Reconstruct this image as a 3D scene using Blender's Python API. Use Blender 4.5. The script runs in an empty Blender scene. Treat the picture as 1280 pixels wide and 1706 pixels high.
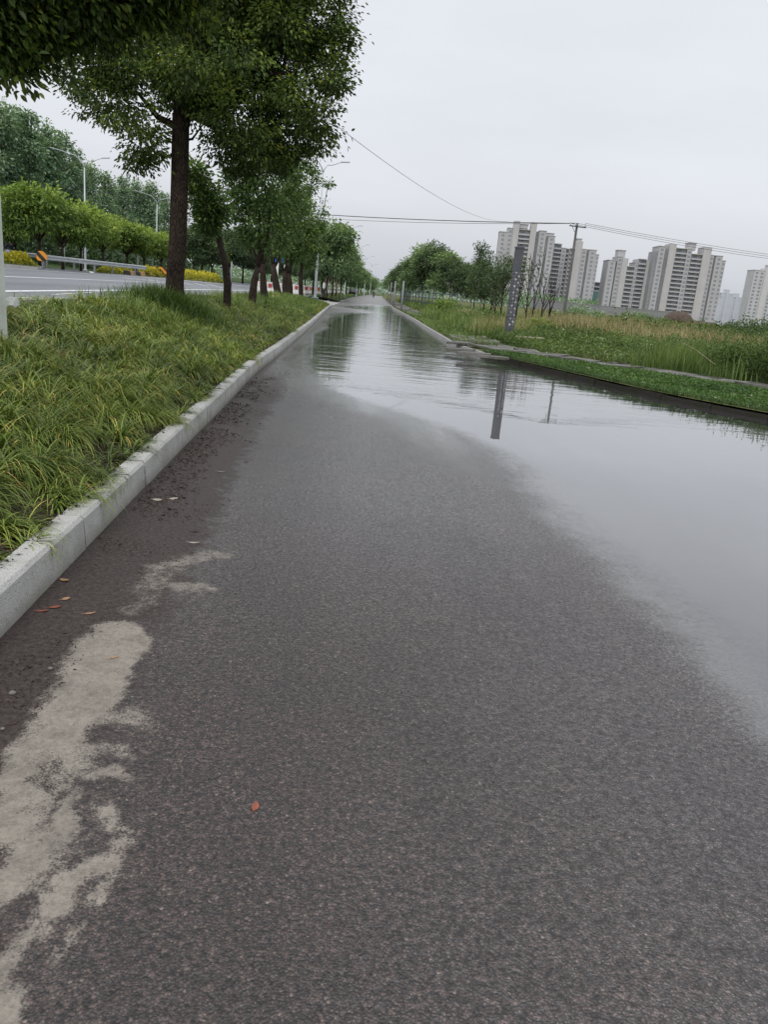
import bpy, bmesh, math, random
import numpy as np
from mathutils import Vector, Matrix

rng = np.random.default_rng(7)
random.seed(7)
scene = bpy.context.scene
COL = scene.collection

# ------------------------------------------------------------------ camera model
F, CX, CY, DH = 1300.0, 640.0, 853.0, 363.0
ROLL, PITCH, EYE = math.radians(5.4), math.atan(363.0 / 1300.0), 1.35
YAW = math.radians(4.9407)
_fw = np.array([math.sin(YAW) * math.cos(PITCH), math.cos(YAW) * math.cos(PITCH), -math.sin(PITCH)])
_rt = np.array([math.cos(YAW), -math.sin(YAW), 0.0])
_up = np.cross(_rt, _fw)
_ix = math.cos(ROLL) * _rt + math.sin(ROLL) * _up
_iy = -math.sin(ROLL) * _rt + math.cos(ROLL) * _up
EYEP = np.array([0, 0, EYE])


def ray(px, py):
    d = _fw * F + _ix * (px - CX) - _iy * (py - CY)
    return d / np.linalg.norm(d)


def on_ground(px, py, z=0.0):
    d = ray(px, py)
    return EYEP + d * ((z - EYE) / d[2])


def at(px, py, Y):
    """the world point at depth Y seen along a direction measured in the photograph"""
    d = ray(px, py)
    return EYEP + d * (Y / d[1])


cam_data = bpy.data.cameras.new("camera")
cam = bpy.data.objects.new("camera", cam_data)
COL.objects.link(cam)
mw = Matrix.Identity(4)
for r in range(3):
    mw[r][0], mw[r][1], mw[r][2], mw[r][3] = _ix[r], _iy[r], -_fw[r], EYEP[r]
cam.matrix_world = mw
cam_data.sensor_fit = 'VERTICAL'
cam_data.sensor_height = 24.0
cam_data.lens = 24.0 * F / 1706.0
cam_data.clip_start, cam_data.clip_end = 0.05, 6000.0
scene.camera = cam

# ------------------------------------------------------------------ object helpers
def tag(o, label=None, cat=None, group=None, kind=None):
    if label: o['label'] = label
    if cat: o['category'] = cat
    if group: o['group'] = group
    if kind: o['kind'] = kind
    return o


def empty(name, loc, rz=0.0, label=None, cat=None, group=None):
    o = bpy.data.objects.new(name, None)
    o.empty_display_size = 0.2
    COL.objects.link(o)
    o.location = loc
    o.rotation_euler = (0, 0, rz)
    return tag(o, label, cat, group)


def mesh_np(name, verts, faces, m, parent=None, v=None, smooth=False, offset=None, attrs=None):
    """verts (n,3); faces: list of (k,3|4) integer arrays"""
    verts = np.asarray(verts, dtype=np.float32)
    if offset is not None:
        verts = verts - np.asarray(offset, dtype=np.float32)
    me = bpy.data.meshes.new(name)
    if not isinstance(faces, (list, tuple)):
        faces = [faces]
    faces = [np.asarray(f, dtype=np.int32) for f in faces if len(f)]
    me.vertices.add(len(verts))
    me.vertices.foreach_set('co', verts.ravel())
    nl = sum(f.size for f in faces)
    npoly = sum(len(f) for f in faces)
    me.loops.add(nl)
    me.polygons.add(npoly)
    me.loops.foreach_set('vertex_index', np.concatenate([f.ravel() for f in faces]))
    tot = np.concatenate([np.full(len(f), f.shape[1], dtype=np.int32) for f in faces])
    start = np.concatenate([[0], np.cumsum(tot)[:-1]]).astype(np.int32)
    me.polygons.foreach_set('loop_start', start)
    try:
        me.polygons.foreach_set('loop_total', tot)
    except Exception:
        pass
    me.polygons.foreach_set('use_smooth', np.full(npoly, smooth, dtype=bool))
    if v is not None:
        attrs = dict(attrs or {}); attrs['v'] = v
    for k, arr in (attrs or {}).items():
        a = me.attributes.new(k, 'FLOAT', 'POINT')
        a.data.foreach_set('value', np.asarray(arr, dtype=np.float32))
    me.materials.append(m)
    me.update(calc_edges=True)
    me.validate()
    o = bpy.data.objects.new(name, me)
    COL.objects.link(o)
    if parent is not None:
        o.parent = parent
    return o


class MB:
    """collects simple solids into one mesh"""
    def __init__(self):
        self.v, self.q, self.t = [], [], []

    def add(self, verts, quads=(), tris=()):
        b = len(self.v)
        self.v += [tuple(float(c) for c in p) for p in verts]
        self.q += [tuple(i + b for i in f) for f in quads]
        self.t += [tuple(i + b for i in f) for f in tris]
        return self

    def box(self, x0, x1, y0, y1, z0, z1):
        vs = [(x, y, z) for z in (z0, z1) for y in (y0, y1) for x in (x0, x1)]
        return self.add(vs, [(0, 2, 3, 1), (4, 5, 7, 6), (0, 1, 5, 4), (2, 6, 7, 3), (0, 4, 6, 2), (1, 3, 7, 5)])

    def tube(self, pts, radii, n=8, caps=True):
        pts = [np.array(p, dtype=float) for p in pts]
        rings = []
        prev = None
        for i, p in enumerate(pts):
            a = pts[max(i - 1, 0)]; b = pts[min(i + 1, len(pts) - 1)]
            t = b - a; t = t / (np.linalg.norm(t) + 1e-9)
            if prev is None:
                u = np.cross(t, (0, 0, 1.0))
                if np.linalg.norm(u) < 1e-3: u = np.cross(t, (0, 1.0, 0))
            else:
                u = prev - t * np.dot(prev, t)
            u = u / np.linalg.norm(u); prev = u
            w = np.cross(t, u)
            r = radii[i] if hasattr(radii, '__len__') else radii
            rings.append([p + r * (math.cos(2 * math.pi * k / n) * u + math.sin(2 * math.pi * k / n) * w) for k in range(n)])
        vs = [q for ring in rings for q in ring]
        qs = []
        for i in range(len(pts) - 1):
            for k in range(n):
                qs.append((i * n + k, i * n + (k + 1) % n, (i + 1) * n + (k + 1) % n, (i + 1) * n + k))
        ts = []
        if caps:
            c0 = len(vs); vs.append(pts[0]); vs.append(pts[-1])
            e = (len(pts) - 1) * n
            for k in range(n):
                ts.append((c0, (k + 1) % n, k)); ts.append((c0 + 1, e + k, e + (k + 1) % n))
        return self.add(vs, qs, ts)

    def prism(self, profile, path_pts, closed_profile=True):
        """profile (a,b) in the plane across a horizontal path: a = sideways (right of travel), b = up"""
        P = [np.array(p, dtype=float) for p in path_pts]
        n = len(profile); vs = []
        for i, p in enumerate(P):
            a = P[max(i - 1, 0)]; b = P[min(i + 1, len(P) - 1)]
            t = b - a; t[2] = 0; t /= np.linalg.norm(t)
            s = np.array([t[1], -t[0], 0])
            for (pa, pb) in profile:
                vs.append(p + s * pa + np.array([0, 0, pb]))
        qs = []
        m = n if closed_profile else n - 1
        for i in range(len(P) - 1):
            for k in range(m):
                qs.append((i * n + k, (i + 1) * n + k, (i + 1) * n + (k + 1) % n, i * n + (k + 1) % n))
        ts = []
        if closed_profile:
            for k in range(1, n - 1):
                ts.append((0, k, k + 1)); e = (len(P) - 1) * n; ts.append((e, e + k + 1, e + k))
        return self.add(vs, qs, ts)

    def ball(self, c, r, nu=12, nv=8, sc=(1, 1, 1)):
        vs = [(c[0] + r * sc[0] * math.sin(math.pi * j / nv) * math.cos(2 * math.pi * i / nu),
               c[1] + r * sc[1] * math.sin(math.pi * j / nv) * math.sin(2 * math.pi * i / nu),
               c[2] + r * sc[2] * math.cos(math.pi * j / nv)) for j in range(nv + 1) for i in range(nu)]
        qs = [(j * nu + i, (j + 1) * nu + i, (j + 1) * nu + (i + 1) % nu, j * nu + (i + 1) % nu) for j in range(nv) for i in range(nu)]
        return self.add(vs, qs)

    def build(self, name, m, parent=None, smooth=False, offset=None):
        fs = []
        if self.q: fs.append(np.array(self.q))
        if self.t: fs.append(np.array(self.t))
        return mesh_np(name, np.array(self.v), fs, m, parent, smooth=smooth, offset=offset)


def copy_tree(o, parent=None):
    c = o.copy(); COL.objects.link(c)
    if parent is not None: c.parent = parent
    for ch in list(o.children): copy_tree(ch, c)
    return c


ORD = ['first', 'second', 'third', 'fourth', 'fifth', 'sixth', 'seventh', 'eighth', 'ninth', 'tenth', 'eleventh', 'twelfth',
       'thirteenth', 'fourteenth', 'fifteenth', 'sixteenth', 'seventeenth', 'eighteenth', 'nineteenth', 'twentieth',
       'twenty-first', 'twenty-second', 'twenty-third', 'twenty-fourth', 'twenty-fifth', 'twenty-sixth']

# ------------------------------------------------------------------ materials
class NT:
    def __init__(self, name):
        self.m = bpy.data.materials.new(name)
        self.m.use_nodes = True
        self.t = self.m.node_tree
        self.t.nodes.clear()
        self.out = self.t.nodes.new('ShaderNodeOutputMaterial')

    def n(self, typ, ins=None, **props):
        nd = self.t.nodes.new('ShaderNode' + typ)
        for k, val in props.items(): setattr(nd, k, val)
        for k, val in (ins or {}).items():
            s = nd.inputs[k]
            if isinstance(val, bpy.types.NodeSocket): self.t.links.new(val, s)
            elif isinstance(val, bpy.types.Node): self.t.links.new(val.outputs[0], s)
            else: s.default_value = val
        return nd

    def attr(self, name):
        return self.n('Attribute', attribute_name=name).outputs['Fac']

    def pos(self):
        return self.n('NewGeometry').outputs['Position']

    def objc(self):
        return self.n('TexCoord').outputs['Object']

    def noise(self, vec, scale, detail=4, rough=0.55, out='Fac', dist=0.0):
        return self.n('TexNoise', {'Vector': vec, 'Scale': scale, 'Detail': detail, 'Roughness': rough, 'Distortion': dist}).outputs[out]

    def ramp(self, fac, stops, interp='LINEAR'):
        nd = self.n('ValToRGB', {'Fac': fac})
        cr = nd.color_ramp; cr.interpolation = interp
        while len(cr.elements) < len(stops): cr.elements.new(0.5)
        for e, (p, c) in zip(cr.elements, stops):
            e.position = p
            e.color = (c, c, c, 1) if not hasattr(c, '__len__') else (*c, 1)
        return nd.outputs['Color']

    def mix(self, fac, a, b, blend='MIX'):
        nd = self.n('Mix', data_type='RGBA', blend_type=blend)
        for idx, val in ((0, fac), (6, a), (7, b)):
            s = nd.inputs[idx]
            if isinstance(val, bpy.types.NodeSocket): self.t.links.new(val, s)
            elif idx == 0: s.default_value = val
            else: s.default_value = (*val, 1) if len(val) == 3 else val
        return nd.outputs[2]

    def math(self, op, a, b=0.0, clamp=False):
        nd = self.n('Math', {0: a, 1: b}, operation=op); nd.use_clamp = clamp
        return nd.outputs[0]

    def mr(self, val, a, b, c=0.0, d=1.0, smooth=False):
        nd = self.n('MapRange', {'Value': val, 'From Min': a, 'From Max': b, 'To Min': c, 'To Max': d})
        if smooth: nd.interpolation_type = 'SMOOTHSTEP'
        return nd.outputs[0]

    def bump(self, h, strength=0.5, dist=0.01):
        return self.n('Bump', {'Height': h, 'Strength': strength, 'Distance': dist}).outputs[0]

    def bsdf(self, **k):
        ins = {}
        for kk, vv in k.items():
            kk = kk.replace('_', ' ').title().replace('Ior', 'IOR')
            if kk == 'Specular': kk = 'Specular IOR Level'
            if kk == 'Base Color' and isinstance(vv, tuple): vv = (*vv, 1)
            ins[kk] = vv
        return self.n('BsdfPrincipled', ins).outputs[0]

    def done(self, sh):
        self.t.links.new(sh, self.out.inputs['Surface'])
        return self.m


def simple(name, c, rough=0.6, var=0.25, scale=3.0, metallic=0.0, bump=0.0, spec=0.4, fine=60.0):
    k = NT(name); p = k.objc()
    n1 = k.noise(p, scale, 5)
    col = k.ramp(n1, [(0.3, tuple(x * (1 - var) for x in c)), (0.7, tuple(min(1, x * (1 + var)) for x in c))])
    ins = dict(base_color=col, roughness=rough, metallic=metallic, specular=spec)
    if bump: ins['normal'] = k.bump(k.noise(p, fine, 4), bump, 0.01)
    return k.done(k.bsdf(**ins))


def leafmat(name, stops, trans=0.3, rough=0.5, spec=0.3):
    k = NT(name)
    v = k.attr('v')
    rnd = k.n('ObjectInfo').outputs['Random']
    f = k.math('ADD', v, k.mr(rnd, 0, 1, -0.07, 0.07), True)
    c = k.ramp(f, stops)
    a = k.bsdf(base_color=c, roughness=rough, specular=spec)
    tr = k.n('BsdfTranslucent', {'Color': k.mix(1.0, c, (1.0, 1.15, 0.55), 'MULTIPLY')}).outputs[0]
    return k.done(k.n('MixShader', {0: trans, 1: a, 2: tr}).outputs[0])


MAT = {}
# camphor leaves: dark, with yellow-green young tips
MAT['camphor'] = leafmat('camphor_leaf', [(0.0, (0.0294, 0.0499, 0.0107)), (0.4, (0.0685, 0.1144, 0.0214)), (0.75, (0.1515, 0.2183, 0.0355)), (1.0, (0.3178, 0.3326, 0.0622))], 0.22)
MAT['street_leaf'] = leafmat('street_tree_leaf', [(0.0, (0.0396, 0.0696, 0.0226)), (0.45, (0.0928, 0.1534, 0.0450)), (0.8, (0.1721, 0.2558, 0.0630)), (1.0, (0.3440, 0.3479, 0.1126))], 0.3)
MAT['round_leaf'] = leafmat('round_tree_leaf', [(0.0, (0.0540, 0.0927, 0.0245)), (0.4, (0.1510, 0.2317, 0.0519)), (0.75, (0.2911, 0.3832, 0.0793)), (1.0, (0.4744, 0.5348, 0.1219))], 0.3)
MAT['poplar_leaf'] = leafmat('poplar_leaf', [(0.0, (0.0758, 0.1384, 0.0895)), (0.5, (0.1898, 0.2904, 0.1730)), (1.0, (0.4139, 0.4981, 0.2983))], 0.25)  # greens made paler and bluer to paint in distance haze
MAT['far_leaf'] = leafmat('far_tree_leaf', [(0.0, (0.0668, 0.1114, 0.0583)), (0.5, (0.1671, 0.2531, 0.1094)), (1.0, (0.3564, 0.4657, 0.1731))], 0.25)  # haze of the far rows tinted into the leaf colour
MAT['dark_leaf'] = leafmat('dark_tree_leaf', [(0.0, (0.0323, 0.0544, 0.0282)), (0.5, (0.0806, 0.1280, 0.0563)), (1.0, (0.1792, 0.2240, 0.0880))], 0.25)
MAT['yellow_leaf'] = leafmat('yellow_shrub_leaf', [(0.0, (0.0820, 0.0984, 0.0213)), (0.4, (0.3280, 0.3116, 0.0320)), (1.0, (0.6396, 0.5412, 0.0533))], 0.25)
MAT['liriope'] = leafmat('lilyturf_blade', [(0.0, (0.0591, 0.0926, 0.0185)), (0.35, (0.1772, 0.2504, 0.0453)), (0.7, (0.3625, 0.4057, 0.0840)), (0.88, (0.6444, 0.6027, 0.1509)), (0.93, (0.8055, 0.5100, 0.1678)), (1.0, (0.6980, 0.3710, 0.1342))], 0.22, 0.38, 0.45)
MAT['tall_grass'] = leafmat('tall_grass_blade', [(0.0, (0.0371, 0.0652, 0.0191)), (0.5, (0.1019, 0.1629, 0.0400)), (1.0, (0.2408, 0.2868, 0.0799))], 0.3)
MAT['weed'] = leafmat('weed_leaf', [(0.0, (0.0353, 0.0605, 0.0176)), (0.5, (0.1000, 0.1563, 0.0448)), (0.92, (0.2117, 0.2724, 0.0827)), (1.0, (0.4600, 0.5500, 0.3960))], 0.3)
MAT['clover'] = leafmat('clover_leaf', [(0.0, (0.0199, 0.0461, 0.0120)), (0.5, (0.0618, 0.1244, 0.0299)), (0.92, (0.1297, 0.2119, 0.0549)), (1.0, (0.4788, 0.4607, 0.4389))], 0.3)
MAT['dry_grass'] = leafmat('dry_grass_blade', [(0.0, (0.0978, 0.1132, 0.0453)), (0.35, (0.2248, 0.2058, 0.1019)), (0.7, (0.3715, 0.3087, 0.1698)), (1.0, (0.4888, 0.4322, 0.2830))], 0.25, 0.8, 0.1)


def bark(name, c1, c2, sc=9.0):
    k = NT(name); p = k.objc()
    mp = k.n('Mapping', {'Vector': p, 'Scale': (1.0, 1.0, 0.28)}).outputs[0]
    n = k.noise(mp, sc, 6, 0.65)
    vo = k.n('TexVoronoi', {'Vector': mp, 'Scale': sc * 2.2}, feature='DISTANCE_TO_EDGE').outputs[0]
    h = k.math('ADD', n, k.mr(vo, 0, 0.25, 0, 0.6))
    col = k.ramp(h, [(0.35, c1), (1.0, c2)])
    col = k.mix(1.0, col, k.ramp(k.noise(p, 1.6, 5, 0.65), [(0.3, (0.6, 0.62, 0.6)), (0.7, (1.5, 1.4, 1.3))]), 'MULTIPLY')
    col = k.mix(k.mr(k.noise(p, 2.7, 5, 0.7), 0.56, 0.72, 0.0, 0.45, True), col, (0.06, 0.075, 0.045))
    return k.done(k.bsdf(base_color=col, roughness=0.9, specular=0.1, normal=k.bump(h, 0.9, 0.03)))


MAT['bark'] = bark('camphor_bark', (0.012, 0.0095, 0.008), (0.050, 0.039, 0.032), 14.0)
MAT['bark_dark'] = bark('street_tree_bark', (0.018, 0.014, 0.012), (0.060, 0.048, 0.040), 16.0)
MAT['bark_grey'] = bark('grey_bark', (0.06, 0.055, 0.048), (0.17, 0.155, 0.135))
MAT['lime_trunk'] = simple('limewashed_trunk', (0.45, 0.45, 0.43), 0.9)


def asphalt_side():
    k = NT('wet_worn_asphalt'); p = k.pos()
    wet, silt, dirt = k.attr('wet'), k.attr('silt'), k.attr('dirt')
    vo = k.n('TexVoronoi', {'Vector': p, 'Scale': 150.0, 'Randomness': 1.0})
    vdist, vcol = vo.outputs['Distance'], vo.outputs['Color']
    cell = k.n('SeparateColor', {'Color': vcol}).outputs[0]
    fine = k.noise(p, 260.0, 3, 0.7)
    mid = k.noise(p, 62.0, 4, 0.65)
    big = k.noise(p, 0.9, 4, 0.6)
    base = k.ramp(cell, [(0.0, (0.018, 0.0165, 0.0165)), (0.6, (0.049, 0.0415, 0.039)), (0.95, (0.082, 0.071, 0.067)), (0.985, (0.105, 0.098, 0.094)), (1.0, (0.17, 0.16, 0.15))])
    gap = k.mr(vdist, 0.35, 0.75, 1.0, 0.25)
    base = k.mix(1.0, base, k.ramp(gap, [(0, 0.25), (1, 1.0)]), 'MULTIPLY')
    base = k.mix(1.0, base, k.ramp(fine, [(0.3, 0.62), (0.7, 1.45)]), 'MULTIPLY')
    base = k.mix(1.0, base, k.ramp(mid, [(0.34, (0.58, 0.55, 0.54)), (0.5, (1.10, 1.03, 1.00)), (0.66, (1.65, 1.54, 1.49))]), 'MULTIPLY')
    base = k.mix(1.0, base, k.ramp(big, [(0.3, (0.78, 0.73, 0.71)), (0.7, (1.24, 1.13, 1.07))]), 'MULTIPLY')
    band = k.noise(k.n('Mapping', {'Vector': p, 'Scale': (1.5, 0.16, 1.0)}).outputs[0], 1.3, 5, 0.6)
    base = k.mix(1.0, base, k.ramp(band, [(0.3, (0.80, 0.79, 0.79)), (0.7, (1.18, 1.17, 1.16))]), 'MULTIPLY')
    base = k.mix(k.math('MULTIPLY', wet, 0.35), base, (0.022, 0.022, 0.024))
    # gutter dirt
    dcol = k.ramp(k.noise(p, 48.0, 6, 0.75), [(0.28, (0.012, 0.009, 0.008)), (0.46, (0.036, 0.027, 0.024)), (0.62, (0.066, 0.053, 0.046)), (0.78, (0.125, 0.105, 0.09))])
    dn = k.math('ADD', dirt, k.mr(k.noise(p, 11.0, 6, 0.65), 0.25, 0.75, -0.35, 0.35))
    dfac = k.mr(dn, 0.25, 0.75, 0, 0.9, True)
    base = k.mix(dfac, base, dcol)
    # pale dried silt
    sn = k.math('ADD', silt, k.mr(k.noise(p, 30.0, 8, 0.75), 0.2, 0.8, -0.34, 0.34))
    sn = k.math('ADD', sn, k.mr(k.noise(p, 170.0, 3, 0.7), 0.2, 0.8, -0.32, 0.32))
    sn = k.math('SUBTRACT', sn, k.mr(vdist, 0.0, 0.55, 0.20, -0.06))
    sfac = k.mr(sn, 0.34, 0.80, 0, 0.88, True)
    sfac = k.math('MULTIPLY', sfac, k.mr(k.noise(p, 8.0, 6, 0.7), 0.3, 0.6, 0.62, 1.0, True))
    scol = k.ramp(k.noise(p, 70.0, 6, 0.75), [(0.25, (0.17, 0.150, 0.125)), (0.5, (0.275, 0.250, 0.212)), (0.75, (0.345, 0.318, 0.272))])
    base = k.mix(sfac, base, scol)
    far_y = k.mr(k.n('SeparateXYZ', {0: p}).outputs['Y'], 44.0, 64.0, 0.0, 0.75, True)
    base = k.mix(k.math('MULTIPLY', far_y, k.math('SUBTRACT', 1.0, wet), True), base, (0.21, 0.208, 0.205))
    cover = k.math('MAXIMUM', sfac, k.math('MULTIPLY', dfac, 0.8))
    rough = k.math('SUBTRACT', 0.46, k.math('MULTIPLY', wet, 0.26))
    rough = k.math('ADD', rough, k.math('MULTIPLY', cover, 0.3), True)
    h = k.math('ADD', k.mr(vdist, 0.0, 0.8, 0.6, 0.0), k.math('MULTIPLY', fine, 0.9))
    h = k.math('ADD', h, k.math('MULTIPLY', mid, 1.3))
    st = k.math('SUBTRACT', 0.85, k.math('MULTIPLY', cover, 0.5))
    nrm = k.n('Bump', {'Height': h, 'Strength': st, 'Distance': 0.0034}).outputs[0]
    spk = k.noise(p, 56.0, 3, 0.75)
    wet = k.math('MULTIPLY', wet, k.mr(band, 0.3, 0.7, 0.94, 1.02), True)
    grainy = k.mr(wet, 0.72, 1.0, 1.0, 0.0)
    speck = k.math('ADD', k.math('MULTIPLY', grainy, k.mr(spk, 0.36, 0.64, -0.85, 0.35)), 1.0)
    film = k.math('MULTIPLY', k.math('MULTIPLY', wet, k.math('SUBTRACT', 1.0, cover)), k.math('MULTIPLY', speck, 0.95), True)
    base = k.mix(k.math('SUBTRACT', 1.0, cover), base, k.ramp(spk, [(0.34, (0.60, 0.585, 0.575)), (0.5, (0.96, 0.93, 0.91)), (0.66, (1.36, 1.31, 1.28))]), 'MULTIPLY')
    g2 = k.math('ADD', spk, k.math('MULTIPLY', k.mr(vdist, 0.0, 0.8, 1.0, 0.0), 0.35))
    nr2 = k.n('Bump', {'Height': g2, 'Strength': k.mr(wet, 0.72, 1.0, 1.0, 0.10), 'Distance': 0.011}).outputs[0]
    return k.done(k.bsdf(base_color=base, roughness=rough, specular=k.math('SUBTRACT', 0.55, k.math('MULTIPLY', cover, 0.45)), normal=nrm,
                         coat_weight=film, coat_roughness=k.mr(wet, 0.7, 1.0, 0.18, 0.04), coat_ior=2.4, coat_normal=nr2))


MAT['side_road'] = asphalt_side()


def water_mat():
    k = NT('flood_water'); p = k.pos()
    sx = k.n('SeparateXYZ', {0: p})
    y = sx.outputs['Y']; x = sx.outputs['X']
    calm = k.mr(k.math('ADD', y, k.math('MULTIPLY', x, 0.35)), 9.5, 17.0, 0.0, 1.0, True)
    mp = k.n('Mapping', {'Vector': p, 'Scale': (0.5, 2.6, 1.0), 'Rotation': (0, 0, 0.12)}).outputs[0]
    w1 = k.noise(mp, 1.35, 3, 0.5, dist=0.6)
    w2 = k.noise(mp, 0.45, 2, 0.5)
    h = k.math('MULTIPLY', k.math('ADD', w1, w2), k.math('ADD', calm, 0.02))
    nrm = k.n('Bump', {'Height': h, 'Strength': 1.0, 'Distance': 0.0075}).outputs[0]
    fc = k.n('LayerWeight', {'Blend': 0.5}).outputs['Facing']
    fr = k.math('ADD', 0.045, k.math('MULTIPLY', 0.93, k.math('POWER', fc, 3.9)), True)
    murk = k.n('BsdfDiffuse', {'Color': (0.062, 0.061, 0.063, 1)}).outputs[0]
    tr = k.n('BsdfTransparent', {'Color': (0.8, 0.8, 0.8, 1)}).outputs[0]
    under = k.n('MixShader', {0: 0.62, 1: tr, 2: murk}).outputs[0]
    gl = k.n('BsdfGlossy', {'Color': (0.97, 0.97, 0.98, 1), 'Roughness': 0.012, 'Normal': nrm}).outputs[0]
    body = k.n('MixShader', {0: fr, 1: under, 2: gl}).outputs[0]
    clear = k.n('BsdfTransparent', {'Color': (1, 1, 1, 1)}).outputs[0]
    dep = k.math('ADD', k.attr('depth'), k.mr(k.noise(p, 16.0, 4, 0.6), 0.3, 0.7, -0.2, 0.2))
    return k.done(k.n('MixShader', {0: k.math('MULTIPLY', k.mr(dep, -0.1, 0.6, 0.0, 1.0, True), k.math('SUBTRACT', 1.0, k.n('NewGeometry').outputs['Backfacing'])), 1: clear, 2: body}).outputs[0])


MAT['water'] = water_mat()


def granite():
    k = NT('granite_kerb_stone'); p = k.pos()
    n1 = k.noise(p, 190.0, 3, 0.7)
    n2 = k.noise(p, 2.6, 5, 0.6)
    col = k.ramp(n1, [(0.32, (0.17, 0.168, 0.16)), (0.48, (0.40, 0.398, 0.38)), (0.62, (0.53, 0.525, 0.505)), (0.75, (0.62, 0.61, 0.585))])
    col = k.mix(1.0, col, k.ramp(n2, [(0.28, (0.62, 0.62, 0.57)), (0.5, (0.95, 0.95, 0.93)), (0.7, (1.06, 1.06, 1.06))]), 'MULTIPLY')
    z = k.n('SeparateXYZ', {0: p}).outputs['Z']
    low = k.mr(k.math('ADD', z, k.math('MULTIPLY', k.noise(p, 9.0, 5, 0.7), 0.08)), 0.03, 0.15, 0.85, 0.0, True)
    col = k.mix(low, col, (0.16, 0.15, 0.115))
    # dark runs along the face
    mp = k.n('Mapping', {'Vector': p, 'Scale': (1.0, 0.5, 26.0)}).outputs[0]
    streak = k.mr(k.noise(mp, 1.4, 4, 0.6), 0.66, 0.78, 0.0, 0.55, True)
    col = k.mix(streak, col, (0.12, 0.12, 0.115))
    return k.done(k.bsdf(base_color=col, roughness=0.72, specular=0.3, normal=k.bump(k.noise(p, 130.0, 4, 0.7), 0.35, 0.004)))


MAT['granite'] = granite()


def old_concrete(name, c, moss=(0.05, 0.06, 0.025), amt=0.55):
    k = NT(name); p = k.pos()
    n1 = k.noise(p, 40.0, 5, 0.7); n2 = k.noise(p, 2.2, 5, 0.65)
    col = k.ramp(n1, [(0.3, tuple(x * 0.6 for x in c)), (0.7, tuple(x * 1.25 for x in c))])
    col = k.mix(k.mr(n2, 0.42, 0.62, 0, amt, True), col, moss)
    return k.done(k.bsdf(base_color=col, roughness=0.85, specular=0.2, normal=k.bump(n1, 0.5, 0.01)))


MAT['dark_kerb'] = old_concrete('mossy_dark_concrete', (0.034, 0.030, 0.026), (0.022, 0.026, 0.012), 0.8)
MAT['slab'] = old_concrete('wet_paving_slab', (0.185, 0.18, 0.17), (0.06, 0.065, 0.04), 0.75)
MAT['far_kerb'] = old_concrete('pale_kerb_concrete', (0.36, 0.36, 0.35), (0.14, 0.13, 0.10), 0.3)


def soil_mat(name, stops, sc=6.0):
    k = NT(name); p = k.pos()
    n1 = k.noise(p, sc, 6, 0.7); n2 = k.noise(p, sc * 9, 4, 0.7)
    col = k.ramp(k.math('ADD', k.math('MULTIPLY', n1, 0.6), k.math('MULTIPLY', n2, 0.4)), stops)
    return k.done(k.bsdf(base_color=col, roughness=0.95, specular=0.1, normal=k.bump(n2, 0.8, 0.03)))


MAT['soil'] = soil_mat('verge_soil', [(0.3, (0.020, 0.016, 0.011)), (0.5, (0.045, 0.036, 0.024)), (0.65, (0.085, 0.066, 0.042))])
MAT['field'] = soil_mat('field_turf', [(0.3, (0.05, 0.065, 0.022)), (0.5, (0.10, 0.115, 0.04)), (0.68, (0.20, 0.17, 0.08))], 0.7)
MAT['bank'] = soil_mat('grassy_bank', [(0.3, (0.018, 0.032, 0.012)), (0.5, (0.04, 0.068, 0.022)), (0.7, (0.075, 0.11, 0.035))], 1.2)
MAT['ground'] = soil_mat('distant_ground', [(0.3, (0.05, 0.065, 0.03)), (0.7, (0.13, 0.14, 0.07))], 0.05)


def main_asphalt():
    k = NT('main_road_asphalt'); p = k.pos()
    mp = k.n('Mapping', {'Vector': p, 'Scale': (1.0, 0.12, 1.0)}).outputs[0]
    n1 = k.noise(mp, 0.9, 5, 0.6); n2 = k.noise(p, 90.0, 3, 0.7)
    col = k.ramp(n1, [(0.3, (0.090, 0.098, 0.108)), (0.55, (0.145, 0.155, 0.168)), (0.75, (0.165, 0.172, 0.185))])
    col = k.mix(1.0, col, k.ramp(n2, [(0.3, 0.8), (0.7, 1.2)]), 'MULTIPLY')
    return k.done(k.bsdf(base_color=col, roughness=0.5, specular=0.5, normal=k.bump(n2, 0.3, 0.004)))


MAT['main_road'] = main_asphalt()
MAT['paint'] = simple('road_paint', (0.74, 0.75, 0.76), 0.6, 0.12, 14.0)
MAT['galv'] = simple('galvanised_steel', (0.50, 0.52, 0.54), 0.42, 0.12, 1.5, 0.35)
MAT['galv_dark'] = simple('galvanised_post', (0.24, 0.25, 0.26), 0.5, 0.15, 2.0, 0.3)
MAT['lamp'] = simple('pale_lamp_steel', (0.50, 0.54, 0.56), 0.5, 0.08, 1.0, 0.1)
MAT['lamp_head'] = simple('lamp_head_shell', (0.32, 0.34, 0.37), 0.45, 0.1)
MAT['white_post'] = simple('white_painted_post', (0.62, 0.66, 0.60), 0.6, 0.08, 4.0)
MAT['concrete_block'] = simple('pale_concrete', (0.52, 0.54, 0.50), 0.85, 0.2, 8.0, bump=0.4)
MAT['post_grey'] = simple('greyed_post_concrete', (0.26, 0.27, 0.27), 0.85, 0.15, 4.0)
MAT['black'] = simple('black_rubber', (0.012, 0.012, 0.013), 0.6, 0.3)
MAT['dark_steel'] = simple('dark_painted_steel', (0.055, 0.058, 0.068), 0.5, 0.2, 5.0)
MAT['column_steel'] = simple('charcoal_column_steel', (0.095, 0.098, 0.112), 0.5, 0.2, 3.0)
MAT['diffuser'] = simple('white_column_diffuser', (0.78, 0.79, 0.80), 0.5, 0.05)
MAT['utility'] = simple('weathered_pole_concrete', (0.10, 0.095, 0.092), 0.85, 0.25, 3.0)
MAT['wire'] = simple('weathered_cable', (0.07, 0.07, 0.075), 0.6, 0.1)
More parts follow.
